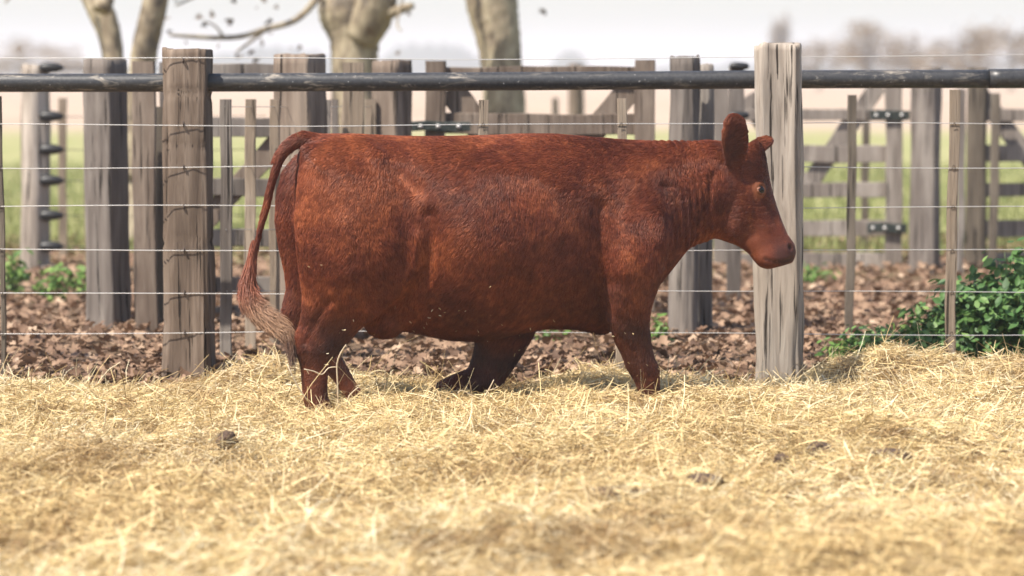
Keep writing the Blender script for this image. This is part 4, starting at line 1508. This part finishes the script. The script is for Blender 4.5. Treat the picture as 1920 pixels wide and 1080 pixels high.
U = np.cross(tang, [0, 1, 0]); U /= np.linalg.norm(U, axis=1)[:, None]
Wv = np.cross(tang, U)
KS = 7
st0 = rng.beta(1.0, 1.6, nS) * 0.72
ln = rng.uniform(0.14, 0.30, nS)
ang = rng.uniform(0, 6.28, nS); rr_ = np.sqrt(rng.random(nS))
lockid = rng.integers(0, 110, nS)
lr = np.random.default_rng(5)
lang, lrr = lr.uniform(0, 6.28, 110), np.sqrt(lr.random(110)) * 1.15
S = np.empty((nS, KS, 3))
along = np.empty((nS, KS))
for i in range(KS):
    t = np.clip(st0 + ln * i / (KS - 1), 0, 1) * (m_ - 1)
    i0 = np.minimum(t.astype(int), m_ - 2); f = (t - i0)[:, None]
    c_ = CP[i0] * (1 - f) + CP[i0 + 1] * f
    r_ = CRd[i0] * (1 - f[:, 0]) + CRd[i0 + 1] * f[:, 0]
    k = 0.85 * i / (KS - 1)
    px_ = rr_ * np.cos(ang) * (1 - k) + lrr[lockid] * np.cos(lang[lockid]) * k
    py_ = rr_ * np.sin(ang) * (1 - k) + lrr[lockid] * np.sin(lang[lockid]) * k
    grow = 0.70 + 0.55 * i / (KS - 1)
    S[:, i] = c_ + U[i0] * (px_ * r_ * grow)[:, None] + Wv[i0] * (py_ * r_ * grow)[:, None] + rng.normal(0, 0.0015, (nS, 3))
    along[:, i] = t / (m_ - 1)
rad = np.array([0.0009, 0.0010, 0.0010, 0.0010, 0.0009, 0.0007, 0.0003])[None] * rng.uniform(0.7, 1.2, nS)[:, None]
so2 = curves_obj("tail_switch", S, rad, M["switch"], cow, {"vary": np.clip(0.5 * rng.random(nS) + 0.5 * lr.random(110)[lockid], 0, 1)})
aa = so2.data.attributes.new("along", 'FLOAT', 'POINT')
aa.data.foreach_set("value", along.astype(np.float32).ravel())
so2["label"] = "blond hair tuft at the end of the tail"

# ------------------------------------------------------------------ twigs and clods in the straw
m, nt, b = mat_new("pale_twig")
b.inputs["Base Color"].default_value = (0.62, 0.50, 0.34, 1)
b.inputs["Roughness"].default_value = 0.6
M["twig"] = m


def twig(name, strands, Y, label):
    p0 = strands[0][0]
    o = at(p0[0], p0[1], Y)
    t = thing(name, tuple(o), label, "twig", "dry stalks standing out of the straw")
    for i, pts in enumerate(strands):
        path = [np.array(at(px, py, Y - 0.02 * j)) - np.array(o) for j, (px, py) in enumerate(pts)]
        tube("stalk" if i == 0 else "side_shoot", path, [0.0035 if i == 0 else 0.0026] * (len(pts) - 1) + [0.0018], M["twig"], t, 6, 3)


twig("forked_twig", [[(634, 775), (633, 720), (632, 682), (640, 660), (649, 646)], [(632, 688), (616, 690), (604, 702), (588, 696), (570, 692)]], 12.50, "thin forked pale stalk rising in front of the cow's hind leg")
twig("straw_stalk", [[(577, 752), (557, 722), (538, 682)]], 12.52, "straight pale stalk leaning against the cow's hind leg")
twig("straw_stalk", [[(650, 765), (655, 742), (672, 726)]], 12.5, "short bent stalk just ahead of the cow's hind hoof")
twig("straw_stalk", [[(1370, 742), (1388, 718), (1402, 700)]], 12.9, "pale stiff stalk slanting up near the bleached post")
twig("forked_twig", [[(905, 750), (918, 728), (926, 712)], [(915, 733), (928, 728), (934, 724)], [(905, 750), (885, 742), (866, 732), (858, 737)]], 12.6, "whitish forked twig lying by the cow's flexed foreleg")
twig("straw_stalk", [[(180, 830), (196, 795), (199, 755)]], 11.9, "upright curved stalk in the trampled brown straw")

m, nt, b = mat_new("dark_clod")
n1 = noise(nt, mapped(nt), 30, 5, 0.65)
nt.links.new(ramp(nt, n1, [(0.3, (0.035, 0.021, 0.014)), (0.7, (0.12, 0.072, 0.045))]), b.inputs["Base Color"])
b.inputs["Roughness"].default_value = 0.9
bump(nt, b, n1, 0.8, 0.01)
M["clod"] = m
for i, (px, py, w, h, lb) in enumerate(((1155, 938, 105, 44, "largest flat dark brown dung clod half sunk in the straw"), (1466, 872, 34, 32, "small round dark clod beside the ragged clod in the straw"), (1536, 854, 50, 40, "ragged dark clod poking up from the straw"), (1660, 864, 80, 34, "low brown clod smeared flat along the straw"), (1320, 908, 66, 32, "thin dark clod near the largest dung clod"), (424, 836, 40, 46, "brown upright clod tucked between straw stalks"))):
    d = ray(px, py)
    p = CAM + d * (CAM.z - 0.03) / -d.z
    r = np.random.default_rng(700 + i)
    bb = bmesh.new()
    bmesh.ops.create_icosphere(bb, subdivisions=3, radius=1.0)
    CVv = np.array([v.co[:] for v in bb.verts])
    k = 1 + 0.22 * sines(CVv, 2.2, 710 + i) + 0.12 * sines(CVv, 6, 720 + i)
    sxx = w * p.y / F_PX / 2
    for v, kk in zip(bb.verts, k):
        v.co = Vector((v.co.x * sxx * kk, v.co.y * sxx * 0.9 * kk, v.co.z * h * p.y / F_PX * 0.36 * kk))
    me = bpy.data.meshes.new("dung_clod")
    bb.to_mesh(me); bb.free()
    tag(put("dung_clod", me, M["clod"], None, (p.x, p.y, 0.050)), lb, "clod", "dark clods in the straw")

# ------------------------------------------------------------------ haze over the plain
bb = bmesh.new()
bmesh.ops.create_cube(bb, size=1.0)
for v in bb.verts:
    v.co = Vector((v.co.x * 5600, 2050 + v.co.y * 4500, 12.5 + v.co.z * 29))
me = bpy.data.meshes.new("haze")
bb.to_mesh(me); bb.free()
m = bpy.data.materials.new("haze_air")
m.use_nodes = True
nt = m.node_tree
nt.nodes.remove(nt.nodes["Principled BSDF"])
pv = N(nt, "ShaderNodeVolumePrincipled")
pv.inputs["Color"].default_value = (0.90, 0.94, 1.0, 1)
pv.inputs["Density"].default_value = 0.0009
pv.inputs["Anisotropy"].default_value = 0.2
nt.links.new(pv.outputs[0], nt.nodes["Material Output"].inputs["Volume"])
hz = put("haze", me, m)
hz["kind"] = "stuff"
